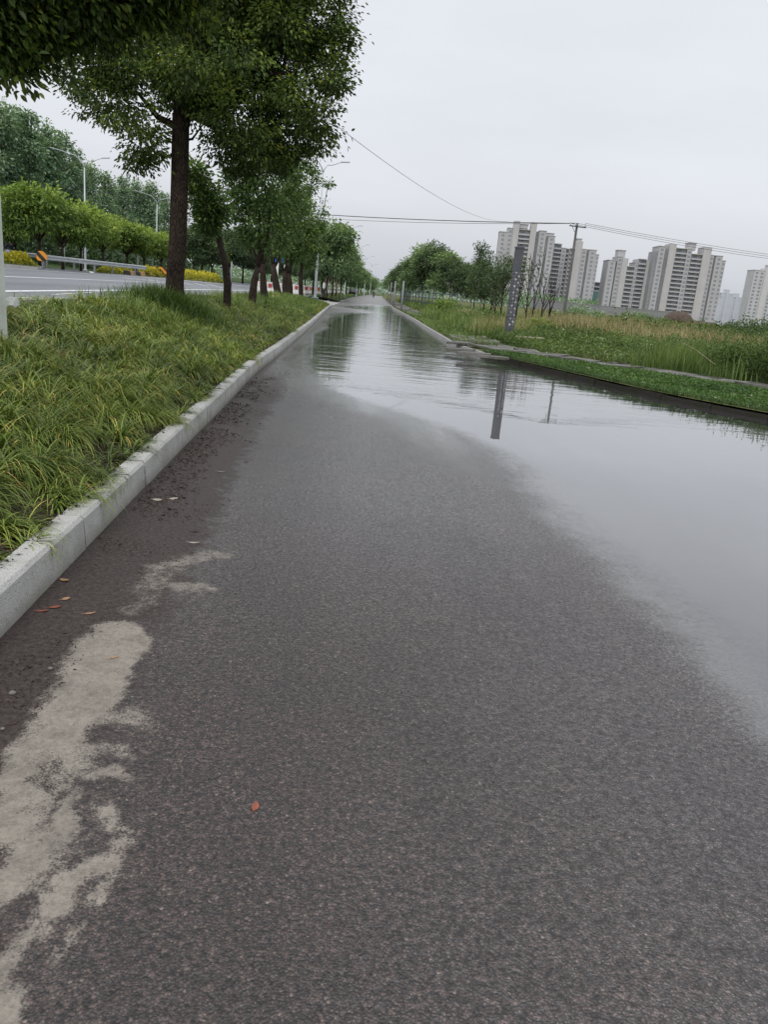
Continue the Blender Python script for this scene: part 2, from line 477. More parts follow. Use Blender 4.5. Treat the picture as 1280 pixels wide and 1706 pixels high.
MAT['red_plastic'] = simple('red_barrier_plastic', (0.40, 0.06, 0.055), 0.45, 0.2, 6.0)
MAT['white_plastic'] = simple('white_barrier_plastic', (0.68, 0.66, 0.63), 0.5, 0.12, 6.0)
MAT['orange_plastic'] = simple('orange_barrier_plastic', (0.65, 0.20, 0.06), 0.5, 0.15, 6.0)
MAT['blue_sign'] = simple('blue_sign_face', (0.02, 0.12, 0.50), 0.4, 0.05)
MAT['thatch'] = simple('brown_thatch', (0.085, 0.062, 0.05), 0.95, 0.4, 4.0, bump=0.8, fine=20.0)
MAT['wall'] = simple('grey_boundary_wall', (0.235, 0.24, 0.25), 0.9, 0.12, 0.2)
MAT['fence_blue'] = simple('blue_grey_fence_paint', (0.06, 0.085, 0.10), 0.6, 0.2)
MAT['timber'] = simple('pale_stake_timber', (0.30, 0.25, 0.19), 0.9, 0.25, 5.0)
MAT['rust_leaf'] = simple('rust_fallen_leaf', (0.23, 0.075, 0.045), 0.6, 0.3, 30.0, spec=0.3)
MAT['tan_leaf'] = simple('tan_fallen_leaf', (0.34, 0.205, 0.11), 0.65, 0.3, 30.0, spec=0.3)
MAT['pale_leaf'] = simple('pale_fallen_leaf', (0.33, 0.29, 0.24), 0.65, 0.3, 30.0, spec=0.3)
MAT['dark_litter'] = simple('dark_leaf_litter', (0.040, 0.026, 0.021), 0.8, 0.6, 25.0)
MAT['stone'] = simple('grey_pebble', (0.15, 0.14, 0.125), 0.85, 0.25, 60.0, bump=0.3)
MAT['skin'] = simple('skin', (0.42, 0.26, 0.19), 0.6, 0.05)
MAT['hair'] = simple('black_hair', (0.012, 0.011, 0.011), 0.6, 0.2)
MAT['navy'] = simple('navy_cloth', (0.02, 0.025, 0.05), 0.85, 0.15)
MAT['pale_cloth'] = simple('pale_blue_cloth', (0.42, 0.50, 0.62), 0.85, 0.1)
MAT['white_cloth'] = simple('white_cloth', (0.66, 0.67, 0.68), 0.85, 0.1)
MAT['dark_cloth'] = simple('dark_cloth', (0.03, 0.032, 0.04), 0.85, 0.15)
MAT['scooter_white'] = simple('white_scooter_plastic', (0.62, 0.63, 0.65), 0.35, 0.05)
MAT['car_paint'] = simple('dark_car_paint', (0.025, 0.027, 0.03), 0.25, 0.1)
MAT['glass'] = simple('dark_glass', (0.03, 0.035, 0.04), 0.15, 0.1)


def stripes(name, a, b, freq, kx=1.0, ky=0.0, kz=1.0, off=0.0):
    k = NT(name); s = k.n('SeparateXYZ', {0: k.objc()})
    f = k.math('ADD', k.math('ADD', k.math('MULTIPLY', s.outputs[0], kx), k.math('MULTIPLY', s.outputs[1], ky)), k.math('MULTIPLY', s.outputs[2], kz))
    fr = k.math('FRACT', k.math('ADD', k.math('MULTIPLY', f, freq), off))
    col = k.mix(k.math('GREATER_THAN', fr, 0.5), a, b)
    col = k.mix(1.0, col, k.ramp(k.noise(k.objc(), 6.0, 5), [(0.3, 0.75), (0.7, 1.05)]), 'MULTIPLY')
    return k.done(k.bsdf(base_color=col, roughness=0.6))


MAT['chevron'] = stripes('orange_black_stripes', (0.02, 0.018, 0.015), (0.80, 0.32, 0.03), 1.55, 1.0, 0.0, 1.0, 0.2)
MAT['kerb_stripes'] = stripes('black_tan_kerb_stripes', (0.03, 0.027, 0.022), (0.55, 0.33, 0.13), 0.42, 0.0, 1.0, 0.7)


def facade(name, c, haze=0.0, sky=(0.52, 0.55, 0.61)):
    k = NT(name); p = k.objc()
    c = tuple(a * (1 - haze) + s * haze for a, s in zip(c, sky))  # sky-coloured distance haze mixed into the wall colour
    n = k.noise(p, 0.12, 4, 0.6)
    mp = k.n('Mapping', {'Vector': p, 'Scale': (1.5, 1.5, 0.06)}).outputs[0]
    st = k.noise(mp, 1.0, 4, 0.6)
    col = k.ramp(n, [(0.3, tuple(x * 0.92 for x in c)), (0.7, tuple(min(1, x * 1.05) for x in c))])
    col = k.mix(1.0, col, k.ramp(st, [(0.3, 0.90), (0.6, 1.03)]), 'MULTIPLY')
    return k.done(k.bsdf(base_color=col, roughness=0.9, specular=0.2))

# ------------------------------------------------------------------ world and sun
world = bpy.data.worlds.new("World")
scene.world = world
world.use_nodes = True
wt = world.node_tree
wt.nodes.clear()
SUN_EL, SUN_ROT = math.radians(52), math.radians(205)
sky = wt.nodes.new('ShaderNodeTexSky'); sky.sky_type = 'NISHITA'; sky.sun_disc = False
sky.sun_elevation = SUN_EL; sky.sun_rotation = SUN_ROT
sky.air_density = 1.6; sky.dust_density = 4.0
hsv = wt.nodes.new('ShaderNodeHueSaturation'); hsv.inputs['Saturation'].default_value = 0.35
wt.links.new(sky.outputs[0], hsv.inputs['Color'])
bg1 = wt.nodes.new('ShaderNodeBackground'); bg1.inputs['Strength'].default_value = 0.05
wt.links.new(hsv.outputs[0], bg1.inputs['Color'])
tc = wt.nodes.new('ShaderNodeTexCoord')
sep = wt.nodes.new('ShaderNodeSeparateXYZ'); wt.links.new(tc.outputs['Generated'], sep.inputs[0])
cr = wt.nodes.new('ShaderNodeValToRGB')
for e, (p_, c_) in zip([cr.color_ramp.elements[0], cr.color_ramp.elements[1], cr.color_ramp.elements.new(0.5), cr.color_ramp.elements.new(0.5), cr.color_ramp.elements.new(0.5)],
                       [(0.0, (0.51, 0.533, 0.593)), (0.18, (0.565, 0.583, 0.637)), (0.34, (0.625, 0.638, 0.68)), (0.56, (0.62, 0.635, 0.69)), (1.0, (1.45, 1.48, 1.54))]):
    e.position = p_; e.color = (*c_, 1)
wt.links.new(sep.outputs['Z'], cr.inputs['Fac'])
mpw = wt.nodes.new('ShaderNodeMapping'); mpw.inputs['Scale'].default_value = (1.0, 1.0, 3.8)
wt.links.new(tc.outputs['Generated'], mpw.inputs[0])
cl = wt.nodes.new('ShaderNodeTexNoise'); cl.inputs['Scale'].default_value = 1.7; cl.inputs['Detail'].default_value = 5; cl.inputs['Roughness'].default_value = 0.5
wt.links.new(mpw.outputs[0], cl.inputs['Vector'])
cmr = wt.nodes.new('ShaderNodeMapRange')
for k_, v_ in (('From Min', 0.3), ('From Max', 0.7), ('To Min', 0.88), ('To Max', 1.08)): cmr.inputs[k_].default_value = v_
wt.links.new(cl.outputs['Fac'], cmr.inputs['Value'])
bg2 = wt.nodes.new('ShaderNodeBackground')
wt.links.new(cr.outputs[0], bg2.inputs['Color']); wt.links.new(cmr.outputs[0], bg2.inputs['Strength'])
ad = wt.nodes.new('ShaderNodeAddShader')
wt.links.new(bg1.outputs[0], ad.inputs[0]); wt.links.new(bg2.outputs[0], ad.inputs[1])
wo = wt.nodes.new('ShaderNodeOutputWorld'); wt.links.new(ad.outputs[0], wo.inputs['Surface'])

sd = bpy.data.lights.new("sun", 'SUN'); sd.energy = 0.9; sd.angle = math.radians(25); sd.color = (1.0, 0.97, 0.93)
sun = bpy.data.objects.new("sun", sd); COL.objects.link(sun)
# nishita: rotation 0 looks along +Y, growing clockwise seen from above
sdir = Vector((math.sin(SUN_ROT) * math.cos(SUN_EL), math.cos(SUN_ROT) * math.cos(SUN_EL), math.sin(SUN_EL)))
sun.rotation_euler = sdir.to_track_quat('Z', 'Y').to_euler()
sun.location = (0, 0, 60)

scene.view_settings.view_transform = 'Standard'
scene.view_settings.look = 'None'
scene.view_settings.exposure = 0
scene.cycles.max_bounces = 6
scene.cycles.transparent_max_bounces = 8
scene.cycles.use_denoising = True

# ------------------------------------------------------------------ numeric helpers
def smooth(a, b, x):
    t = np.clip((np.asarray(x, float) - a) / (b - a), 0, 1)
    return t * t * (3 - 2 * t)


def vnoise(x, y, seed=0, octs=4):
    """value noise on arrays"""
    out = np.zeros(np.broadcast(x, y).shape); amp = 1.0; tot = 0
    for o in range(octs):
        xi, yi = np.floor(x).astype(int), np.floor(y).astype(int)
        fx, fy = x - xi, y - yi
        fx = fx * fx * (3 - 2 * fx); fy = fy * fy * (3 - 2 * fy)
        def h(a, b):
            n = (a * 374761393 + b * 668265263 + (seed + o) * 974634777) & 0x7fffffff
            n = ((n ^ (n >> 13)) * 1274126177) & 0x7fffffff
            return ((n ^ (n >> 16)) & 0xffff) / 65535.0
        out = out + amp * ((h(xi, yi) * (1 - fx) + h(xi + 1, yi) * fx) * (1 - fy) + (h(xi, yi + 1) * (1 - fx) + h(xi + 1, yi + 1) * fx) * fy)
        tot += amp; amp *= 0.5; x = x * 2.03; y = y * 2.03
    return out / tot


def sdist(px, py, poly):
    """signed distance to a polygon, negative inside"""
    poly = np.asarray(poly, float); n = len(poly)
    d = np.full(px.shape, 1e9); inside = np.zeros(px.shape, bool)
    for i in range(n):
        a = poly[i]; b = poly[(i + 1) % n]; e = b - a
        wx, wy = px - a[0], py - a[1]
        t = np.clip((wx * e[0] + wy * e[1]) / (e @ e), 0, 1)
        d = np.minimum(d, (wx - e[0] * t) ** 2 + (wy - e[1] * t) ** 2)
        c = ((a[1] <= py) & (b[1] > py)) | ((b[1] <= py) & (a[1] > py))
        if abs(e[1]) > 1e-9:
            xs = a[0] + (py - a[1]) * e[0] / e[1]
            inside ^= c & (px < xs)
    d = np.sqrt(d)
    return np.where(inside, -d, d)


def grid_faces(nx, ny):
    i = np.arange(nx - 1); j = np.arange(ny - 1)
    I, J = np.meshgrid(i, j)
    a = (J * nx + I).ravel()
    return np.stack([a, a + 1, a + nx + 1, a + nx], 1)


def sheet(name, xs, ys, zf, m, kind='structure', bend=None, attrs=None, smooth_=True):
    X, Y = np.meshgrid(xs, ys)
    if bend is not None: X = X + bend(Y)
    Z = zf(X, Y)
    o = mesh_np(name, np.stack([X.ravel(), Y.ravel(), Z.ravel()], 1), grid_faces(len(xs), len(ys)), m, smooth=smooth_,
                attrs={k: f(X, Y).ravel() for k, f in (attrs or {}).items()})
    return tag(o, kind=kind)


# left road edge (face of the granite kerb) and right kerb line, both followed from the photo
LE_Y = [-20, 12, 16, 27.75, 45, 63.5, 96, 140, 195, 300, 420, 700]
LE_X = [-1.13, -1.10, -0.97, -0.70, -0.42, -0.10, 1.25, 3.4, 6.2, 12.4, 20.5, 40]
def left_edge(Y): return np.interp(Y, LE_Y, LE_X)
RK = [(17, -6), (12.5, 3.2), (9.2, 8.0), (6.83, 11.65), (5.84, 13.44), (4.72, 17.37), (3.9, 20.62), (3.66, 23.84), (4.05, 34), (4.54, 44.76), (5.0, 58), (5.52, 74.8), (7.5, 112), (10.2, 163), (13.6, 230), (17.6, 300), (26, 420), (46, 700)]

# ------------------------------------------------------------------ ground
G = MB(); G.add([(-3500, -300, -0.30), (3500, -300, -0.30), (3500, 4500, -0.30), (-3500, 4500, -0.30)], [(0, 1, 2, 3)])
tag(G.build('ground', MAT['ground']), kind='structure')

# ------------------------------------------------------------------ side road with its hollow full of water
FLOOD = [(1.80, -3), (1.74, 1.5), (1.70, 2.5), (1.76, 3.1), (1.70, 3.9), (1.60, 5.0), (1.66, 6.2), (1.52, 7.5), (1.10, 8.7), (0.55, 9.7), (0.05, 10.7),
         (-0.25, 12.3), (-0.48, 14.5), (-0.58, 17), (-0.58, 21), (-0.52, 25), (-0.3, 28), (-0.2, 34), (0.2, 40), (0.9, 47), (2.0, 52), (5.2, 54), (5.2, 44), (4.6, 23), (18, 4), (18, -3)]
PUD = [tuple(on_ground(px, py)[:2]) for px, py in ((592, 513), (612, 510), (640, 509), (660, 518), (672, 531), (650, 528), (628, 520))]

def road_level(X, Y):
    d = np.minimum(sdist(X, Y, FLOOD), sdist(X, Y, PUD) * 0.5)
    d = d + (vnoise(X * 2.2, Y * 1.2, 5, 4) - 0.5) * 0.26 * smooth(2.0, 12, Y) + (vnoise(X * 5, Y * 4, 9, 4) - 0.5) * 0.22
    g = 0.010 - 0.0065 * smooth(5.0, 8.5, Y)
    z = np.where(d > 0, np.minimum(d * g, 0.022), np.maximum(d * 0.02, -0.07))
    return z, d

def road_z(X, Y):
    z, d = road_level(X, Y)
    grain = (vnoise(X * 90, Y * 90, 3, 2) - 0.5) * 0.0030 + (vnoise(X * 30, Y * 30, 4, 2) - 0.5) * 0.0004
    near = smooth(24, 9, Y)
    return z + grain * (0.25 + 0.75 * near)

def wet_f(X, Y):
    _, d = road_level(X, Y)
    w = np.maximum(smooth(2.8, 0.05, d) * (0.40 + 0.60 * smooth(3.5, 7.5, Y)), 0.97 * smooth(0.55, 0.02, d) ** 1.3)
    n = vnoise(X * 1.6, Y * 0.9, 21, 4)
    far = smooth(5, 13, Y) * 0.9 * (1 - 0.72 * smooth(44, 58, Y))
    dryfar = 1 - 0.93 * smooth(47, 60, Y) * smooth(0.2, 1.2, d)
    base = 0.12 + 0.68 * smooth(1.8, 6.0, Y)
    return np.clip(np.maximum(w, np.minimum(np.maximum(far * 0.8, base) * (0.75 + 0.5 * n), 0.70)) * dryfar, 0, 1)

def seg(X, Y, pts, r):
    d = np.full(X.shape, 1e9)
    for (ax, ay), (bx, by) in zip(pts[:-1], pts[1:]):
        ex, ey = bx - ax, by - ay
        t = np.clip(((X - ax) * ex + (Y - ay) * ey) / (ex * ex + ey * ey), 0, 1)
        d = np.minimum(d, np.hypot(X - ax - ex * t, Y - ay - ey * t))
    return np.clip(1.0 - d / r, 0, 1)

def silt_f(X, Y):
    P = lambda a: [tuple(on_ground(px, py)[:2]) for px, py in a]
    main = [P([(215, 1048), (262, 1072), (215, 1130), (195, 1200), (150, 1235), (150, 1290), (205, 1300), (120, 1330), (130, 1420), (60, 1500), (-40, 1560), (-60, 1340), (10, 1290), (70, 1190), (110, 1100), (150, 1050)])]
    X0, Y0 = X, Y
    X = X + (vnoise(X0 * 11, Y0 * 8, 33, 4) - 0.5) * 0.085 + (vnoise(X0 * 40, Y0 * 30, 34, 3) - 0.5) * 0.03
    Y = Y + (vnoise(X0 * 9 + 7, Y0 * 7, 35, 4) - 0.5) * 0.16
    s = np.zeros(X.shape)
    for p in main:
        s = np.maximum(s, smooth(0.06, -0.05, sdist(X, Y, p)) * 0.92)
    for p, r, a in ((P([(165, 1215), (235, 1205)]), 0.05, 0.62), (P([(190, 1290), (230, 1312)]), 0.035, 0.6), (P([(165, 1255), (225, 1262)]), 0.035, 0.52), (P([(175, 1370), (210, 1425)]), 0.030, 0.8),
                    (P([(150, 1470), (185, 1455), (160, 1510)]), 0.032, 0.72), (P([(130, 1465), (60, 1570), (0, 1640)]), 0.04, 0.78), (P([(120, 1560), (90, 1640)]), 0.03, 0.72),
                    (P([(70, 1670), (110, 1680)]), 0.03, 0.75), (P([(0, 1690), (-40, 1760)]), 0.06, 0.9),
                    (P([(290, 990), (335, 990)]), 0.055, 0.66), (P([(270, 950), (370, 930)]), 0.075, 0.60), (P([(250, 985), (300, 940)]), 0.10, 0.52), (P([(215, 1025), (250, 1000)]), 0.06, 0.45)):
        s = np.maximum(s, np.minimum(1, seg(X, Y, p, r * 1.7) * 1.3) * a)
    brk = (vnoise(X * 16, Y * 9, 31, 4) - 0.5)
    s = s + np.where(s > 0.1, brk * 1.5 * smooth(2.25, 1.75, Y0) - 0.12 * smooth(2.2, 1.6, Y0), 0)
    return np.clip(s, 0, 1)

def dirt_f(X, Y):
    u = X - left_edge(Y)
    edge = 0.52 + 0.16 * (vnoise(X * 0 + 3.3, Y * 0.9, 41, 3) - 0.5)
    d = smooth(edge + 0.22, edge - 0.25, u) * smooth(17, 9, Y)
    d = d * (0.55 + 0.75 * vnoise(X * 3.1, Y * 1.8, 43, 4))
    return np.clip(d + 0.55 * smooth(0.14, 0.0, u) * smooth(60, 30, Y), 0, 1)

ux = np.concatenate([np.arange(-0.02, 3.2, 0.0125), 3.2 + np.cumsum(np.linspace(0.03, 0.75, 45))])
uy = np.concatenate([np.arange(-6, 0.9, 0.2), np.arange(0.9, 6.0, 0.0125), 6.0 + np.cumsum(np.geomspace(0.0135, 0.12, 160)), ])
uy = np.concatenate([uy, uy[-1] + np.cumsum(np.geomspace(0.13, 9.0, 150))])
uy = uy[uy < 470]
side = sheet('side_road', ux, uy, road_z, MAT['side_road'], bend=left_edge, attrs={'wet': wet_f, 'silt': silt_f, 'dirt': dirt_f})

wx = np.concatenate([np.arange(-0.15, 3.6, 0.06), 3.6 + np.cumsum(np.linspace(0.1, 0.9, 32))])
wy = np.concatenate([np.arange(-5, 1.0, 0.4), np.arange(1.0, 12, 0.06), 12 + np.cumsum(np.geomspace(0.07, 1.4, 150))])
wy = wy[wy < 108]
def depth_f(X, Y): return np.clip(-road_level(X, Y)[0] * 100.0, -3, 8)
sheet('flood_water', wx, wy, lambda X, Y: 0 * X, MAT['water'], bend=left_edge, attrs={'depth': depth_f})

# ------------------------------------------------------------------ granite kerb on the left
def kerb_left():
    b = MB()
    y = -5.05
    k = 0
    while y < 61.5:
        y1 = min(y + 1.25, 61.6)
        if y1 - y < 0.2: break
        g = 0.010
        jit = (random.random() - 0.5) * 0.008
        zt = 0.186 + (random.random() - 0.5) * 0.008
        prof = [(0.0 + jit, -0.12), (-0.022 + jit, zt - 0.016), (-0.036 + jit, zt), (-0.135, zt), (-0.135, -0.12)]
        p = [(left_edge(y + g), y + g, 0), (left_edge(y1 - g), y1 - g, 0)]
        b.prism(prof, p)
        y = y1; k += 1
    # rounded nose of the verge turning left
    cx, cy, r = left_edge(61.6) - 2.6, 61.6, 2.6
    arc = [(cx + r * math.cos(a), cy + r * math.sin(a), 0) for a in np.linspace(0.01, math.pi / 2, 9)]
    b.prism([(0.0, -0.12), (-0.02, 0.17), (-0.035, 0.186), (-0.135, 0.186), (-0.135, -0.12)], arc)
    b.prism([(0.0, -0.12), (-0.02, 0.17), (-0.035, 0.186), (-0.135, 0.186), (-0.135, -0.12)], [arc[-1], (cx - 2.2, cy + r + 0.2, 0.2)])
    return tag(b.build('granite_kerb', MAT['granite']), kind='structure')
kerb_left()

# the road beyond the driveway: second kerb
b = MB()
ys = np.concatenate([[82], np.arange(86, 420, 12)])
b.prism([(0.0, -0.1), (-0.03, 0.16), (-0.15, 0.16), (-0.15, -0.1)], [(float(left_edge(y)) - (0.0 if i else 1.2), y, 0) for i, y in enumerate(ys)])
tag(b.build('far_kerb', MAT['far_kerb']), kind='structure')

# ------------------------------------------------------------------ main road on its low embankment
def main_z(X, Y):
    return 0.85 - 0.42 * smooth(42, 72, Y) * smooth(-15, -8, X) - 0.15 * smooth(110, 180, Y)

def verge_z(X, Y):
    u = left_edge(Y) - X
    rise = 0.60 * np.clip((u - 0.22) / 2.1, 0, 1) * (1 - 0.45 * smooth(40, 58, Y))
    return 0.155 + rise + (vnoise(X * 2, Y * 1.1, 51, 3) - 0.5) * 0.06 * smooth(0.2, 0.8, u)

vy = np.concatenate([np.arange(-5, 14, 0.25), np.arange(14, 64.2, 0.8)])
def verge_end(u, Y): return u
X, Y = np.meshgrid(np.linspace(-2.75, -0.125, 22), vy)
X = X + left_edge(Y)
keep = Y < 61.6
nose = np.clip((Y - 61.6) / 2.6, 0, 1)
X = np.where(Y > 61.6, np.minimum(X, left_edge(Y) - 2.65 + 2.45 * np.sqrt(np.clip(1 - nose ** 2, 0, 1))), X)
Z = verge_z(X, Y)
tag(mesh_np('verge_soil', np.stack([X.ravel(), Y.ravel(), Z.ravel()], 1), grid_faces(22, len(vy)), MAT['soil'], smooth=True), kind='structure')
# far verge
sheet('far_verge', np.linspace(-4.4, -0.14, 8), np.concatenate([[82], np.arange(86, 420, 8)]), lambda X, Y: 0.15 + 0.25 * smooth(0, 2, left_edge(Y) - X), MAT['bank'], bend=left_edge)

mx = np.concatenate([[-3.85 - 0.0], np.linspace(-4.4, -30, 36), np.linspace(-32, -90, 20)])
my = np.concatenate([np.arange(-10, 110, 2.0), np.arange(112, 420, 12)])
sheet('main_road', mx[::-1], my, main_z, MAT['main_road'], bend=lambda Y: left_edge(Y) + 1.13)
# driveway linking the two roads
sheet('driveway', np.linspace(-5.5, -0.0, 14), np.linspace(61.0, 84.5, 16), lambda X, Y: 0.032 + 0.32 * smooth(0.5, 5, left_edge(Y) - X), MAT['far_kerb'], bend=left_edge)
# kerb between the verge and the main road
b = MB()
b.prism([(0.06, -0.5), (0.06, 0.02), (-0.09, 0.02), (-0.09, -0.5)], [(left_edge(y) + 1.13 - 3.82, y, 0.855 - 0.42 * float(smooth(42, 72, y))) for y in np.arange(-8, 62, 3.0)])
tag(b.build('main_road_kerb', MAT['far_kerb']), kind='structure')

# painted lines: strips following the road surface
def marking(pts, w, name='road_marking', dash=None):
    b = MB()
    P = [np.array(p, float) for p in pts]
    out = []
    for a, c in zip(P[:-1], P[1:]):
        n = max(2, int(np.linalg.norm(c - a) / 1.5))
        for i in range(n): out.append(a + (c - a) * i / n)
    out.append(P[-1])
    for i, (a, c) in enumerate(zip(out[:-1], out[1:])):
        if dash and (i % dash[1]) >= dash[0]: continue
        t = (c - a) / np.linalg.norm(c - a); s = np.array([t[1], -t[0]]) * w / 2
        q = [a - s, a + s, c + s, c - s]
        b.add([(p[0], p[1], float(main_z(np.array(p[0]), np.array(p[1]))) + 0.006) for p in q], [(0, 1, 2, 3)])
    return tag(b.build(name, MAT['paint']), kind='structure')

bx = lambda y: float(left_edge(y)) + 1.13
marking([(-5.0, -4), (-5.0, 30)] + [(-5.0 + bx(y), y) for y in (45, 60, 90)], 0.20)
marking([(-8.8, -4), (-8.8, 30)] + [(-8.8 + bx(y), y) for y in (45, 60, 90, 150)], 0.18)
marking([(-16.4, -4), (-16.4, 30)] + [(-16.4 + bx(y) + 0.03 * (y - 30), y) for y in (45, 60, 90, 150)], 0.22)
marking([(-43, 120), (-30, 90), (-20.5, 70), (-16.9, 58)], 0.3)
marking([(-4.05, 6), (-4.15, 13)], 0.10, dash=(1, 2))
marking([(-4.4, 13), (-4.75, 17)], 0.06)
for i in range(6):
    yy = 44 + i * 5.5
    marking([(-11.6 + 0.02 * yy + 1.4, yy), (-13.9 + 0.02 * yy + 0.6, yy + 4.5)], 0.45)
marking([(-9.8, 52), (-7.6, 46)], 0.35)

# grassy bank behind the main road, rising gently towards the wood
sheet('left_bank', np.concatenate([np.linspace(-150, -40, 12), np.linspace(-38, -23.6, 12)]), np.concatenate([[20, 42], np.arange(64, 420, 14)]),
      lambda X, Y: 0.86 + 0.06 * smooth(-23.6, -25, X) + 0.9 * smooth(-26, -45, X), MAT['bank'], bend=lambda Y: left_edge(Y) + 1.13)

# ------------------------------------------------------------------ right side: kerb, path, field
def rk_x(Y):
    ys = [p[1] for p in RK]; xs = [p[0] for p in RK]
    return np.interp(Y, ys, xs)

def densify(pts, step):
    out = []
    for a, c in zip(pts[:-1], pts[1:]):
        a = np.array(a, float); c = np.array(c, float)
        n = max(1, int(np.linalg.norm(c - a) / step))
        for i in range(n): out.append(a + (c - a) * i / n)
    out.append(np.array(pts[-1], float)); return out

# dark kerb stones near the water, paler beyond the bend
b = MB()
pts = densify(RK[:7], 1.0)
for a, c in zip(pts[:-1], pts[1:]):
    zt = 0.075 + random.uniform(-0.010, 0.012); j = random.uniform(-0.015, 0.015)
    t = (c - a) / np.linalg.norm(c - a)
    a2, c2 = a + t * 0.01, c - t * 0.008
    b.prism([(0.0 + j, -0.15), (0.012 + j, zt - 0.02), (0.03 + j, zt), (0.13 + j, zt), (0.13 + j, -0.15)], [(*a2, 0), (*c2, 0)])
tag(b.build('mossy_kerb', MAT['dark_kerb']), kind='structure')
b = MB()
pts = densify(RK[6:], 3.0)
b.prism([(0.0, -0.15), (0.02, 0.10), (0.15, 0.10), (0.15, -0.15)], [(*p, 0) for p in pts])
tag(b.build('pale_kerb', MAT['far_kerb']), kind='structure')

def field_z(X, Y):
    d = X - rk_x(Y)
    base = 0.10 + 0.18 * smooth(3, 14, d) + 0.15 * smooth(30, 120, Y) * smooth(2, 10, d)
    return base + (vnoise(X * 0.5, Y * 0.4, 61, 4) - 0.5) * 0.22 * smooth(2.5, 7, d)

fx = np.concatenate([[0.12], np.linspace(0.4, 12, 36), 12 + np.cumsum(np.geomspace(0.5, 60, 34))])
fy = np.concatenate([np.arange(-6, 60, 1.0), np.arange(60, 180, 5), np.geomspace(180, 640, 16)])
sheet('field', fx, fy, field_z, MAT['field'], bend=rk_x)

# paving slabs of the overgrown footpath, each tilted a little
PATH = [(18.0, 4.2), (14.2, 9.6), (11.0, 14.2), (9.35, 16.9), (8.2, 18.4), (6.6, 19.9), (5.3, 21.2), (4.55, 23.2), (4.6, 25.6), (4.85, 30), (5.2, 38), (5.6, 47), (6.1, 60), (6.6, 75), (8.4, 112), (11.1, 163)]
b = MB()
pp = densify(PATH, 0.62)
for i, (a, c) in enumerate(zip(pp[:-1], pp[1:])):
    t = (c - a) / np.linalg.norm(c - a); s = np.array([t[1], -t[0]])
    if 25 < a[1] < 56 and random.random() < 0.85: continue
    for lane in (-0.36, 0.36):
        if random.random() < 0.07: continue
        cen = (a + c) / 2 + s * lane
        hw, hl = 0.35, np.linalg.norm(c - a) / 2 - 0.008
        tz = random.gauss(0, 0.012); tx = random.gauss(0, 0.02); ty = random.gauss(0, 0.02)
        z0 = float(field_z(np.array(cen[0]), np.array(cen[1]))) + 0.07 + tz
        top = [(cen + s * sx * hw + t * sy * hl, z0 + tx * sx + ty * sy) for sx, sy in ((-1, -1), (1, -1), (1, 1), (-1, 1))]
        vs = [(p[0], p[1], z - 0.07) for p, z in top] + [(p[0], p[1], z) for p, z in top]
        b.add(vs, [(4, 5, 6, 7), (0, 1, 5, 4), (1, 2, 6, 5), (2, 3, 7, 6), (3, 0, 4, 7)])
tag(b.build('footpath', MAT['slab']), kind='structure')
# the broken slabs sliding towards the water at the bend
SLABS = [((767, 581), 0.75, 0.42, 12), ((800, 577), 0.62, 0.40, -8), ((790, 590), 0.8, 0.42, 20), ((822, 594), 0.7, 0.40, 5), ((765, 571), 0.62, 0.42, -14), ((835, 583), 0.62, 0.36, 25)]
names = ['at the water edge', 'behind the edge slab', 'sunk lowest into the flood', 'nearest the clover strip', 'farthest along the kerb', 'half under weeds']
for i, ((px, py), sx, sy, rz) in enumerate(SLABS):
    p = on_ground(px, py, 0.16)
    bm = MB(); bm.box(-sx / 2, sx / 2, -sy / 2, sy / 2, -0.03, 0.03)
    o = bm.build('paving_slab', MAT['slab'])
    bv = o.modifiers.new('edge', 'BEVEL'); bv.width = 0.008; bv.segments = 2
    o.location = (p[0], p[1], 0.145 + 0.012 * (i % 3)); o.rotation_euler = (math.radians(random.uniform(-5, 5)), math.radians(random.uniform(-4, 7)), math.radians(rz - 30))
    tag(o, 'broken grey paving slab ' + names[i], 'paving slab', 'loose slabs at the kerb bend')


# ------------------------------------------------------------------ vegetation builders
def U(a, b, n): return rng.uniform(a, b, n)

def blades(bx, by, bz, L, w, elev, bend, az, segs, v, grad=0.16):
    n = len(bx)
    t = np.arange(segs + 1) / segs
    ang = elev[:, None] - bend[:, None] * (t[None, :-1] + 0.5 / segs) ** 1.15
    step = (L / segs)[:, None]
    h = np.concatenate([np.zeros((n, 1)), np.cumsum(np.cos(ang) * step, 1)], 1)
    z = np.concatenate([np.zeros((n, 1)), np.cumsum(np.sin(ang) * step, 1)], 1)
    ca, sa = np.cos(az)[:, None], np.sin(az)[:, None]
    cx = bx[:, None] + h * ca; cy = by[:, None] + h * sa; cz = bz[:, None] + z
    prof = np.clip(1.02 - t ** 2.2, 0.06, 1) * np.clip(0.55 + 2.0 * t, 0, 1)
    ww = 0.5 * w[:, None] * prof[None]
    V = np.empty((n, segs + 1, 2, 3), np.float32)
    V[:, :, 0, 0] = cx - sa * ww; V[:, :, 0, 1] = cy + ca * ww; V[:, :, 0, 2] = cz
    V[:, :, 1, 0] = cx + sa * ww; V[:, :, 1, 1] = cy - ca * ww; V[:, :, 1, 2] = cz + ww * 0.25
    base = (np.arange(n) * (segs + 1) * 2)[:, None] + (np.arange(segs) * 2)[None]
    base = base.ravel()
    Fq = np.stack([base, base + 1, base + 3, base + 2], 1)
    vv = np.repeat((v[:, None] + (t[None] - 0.62) * grad)[:, :, None], 2, 2).ravel()  # dark foot, light tip: shade between clumps and highlights painted along the blade
    return V.reshape(-1, 3), Fq, np.clip(vv, 0, 1)

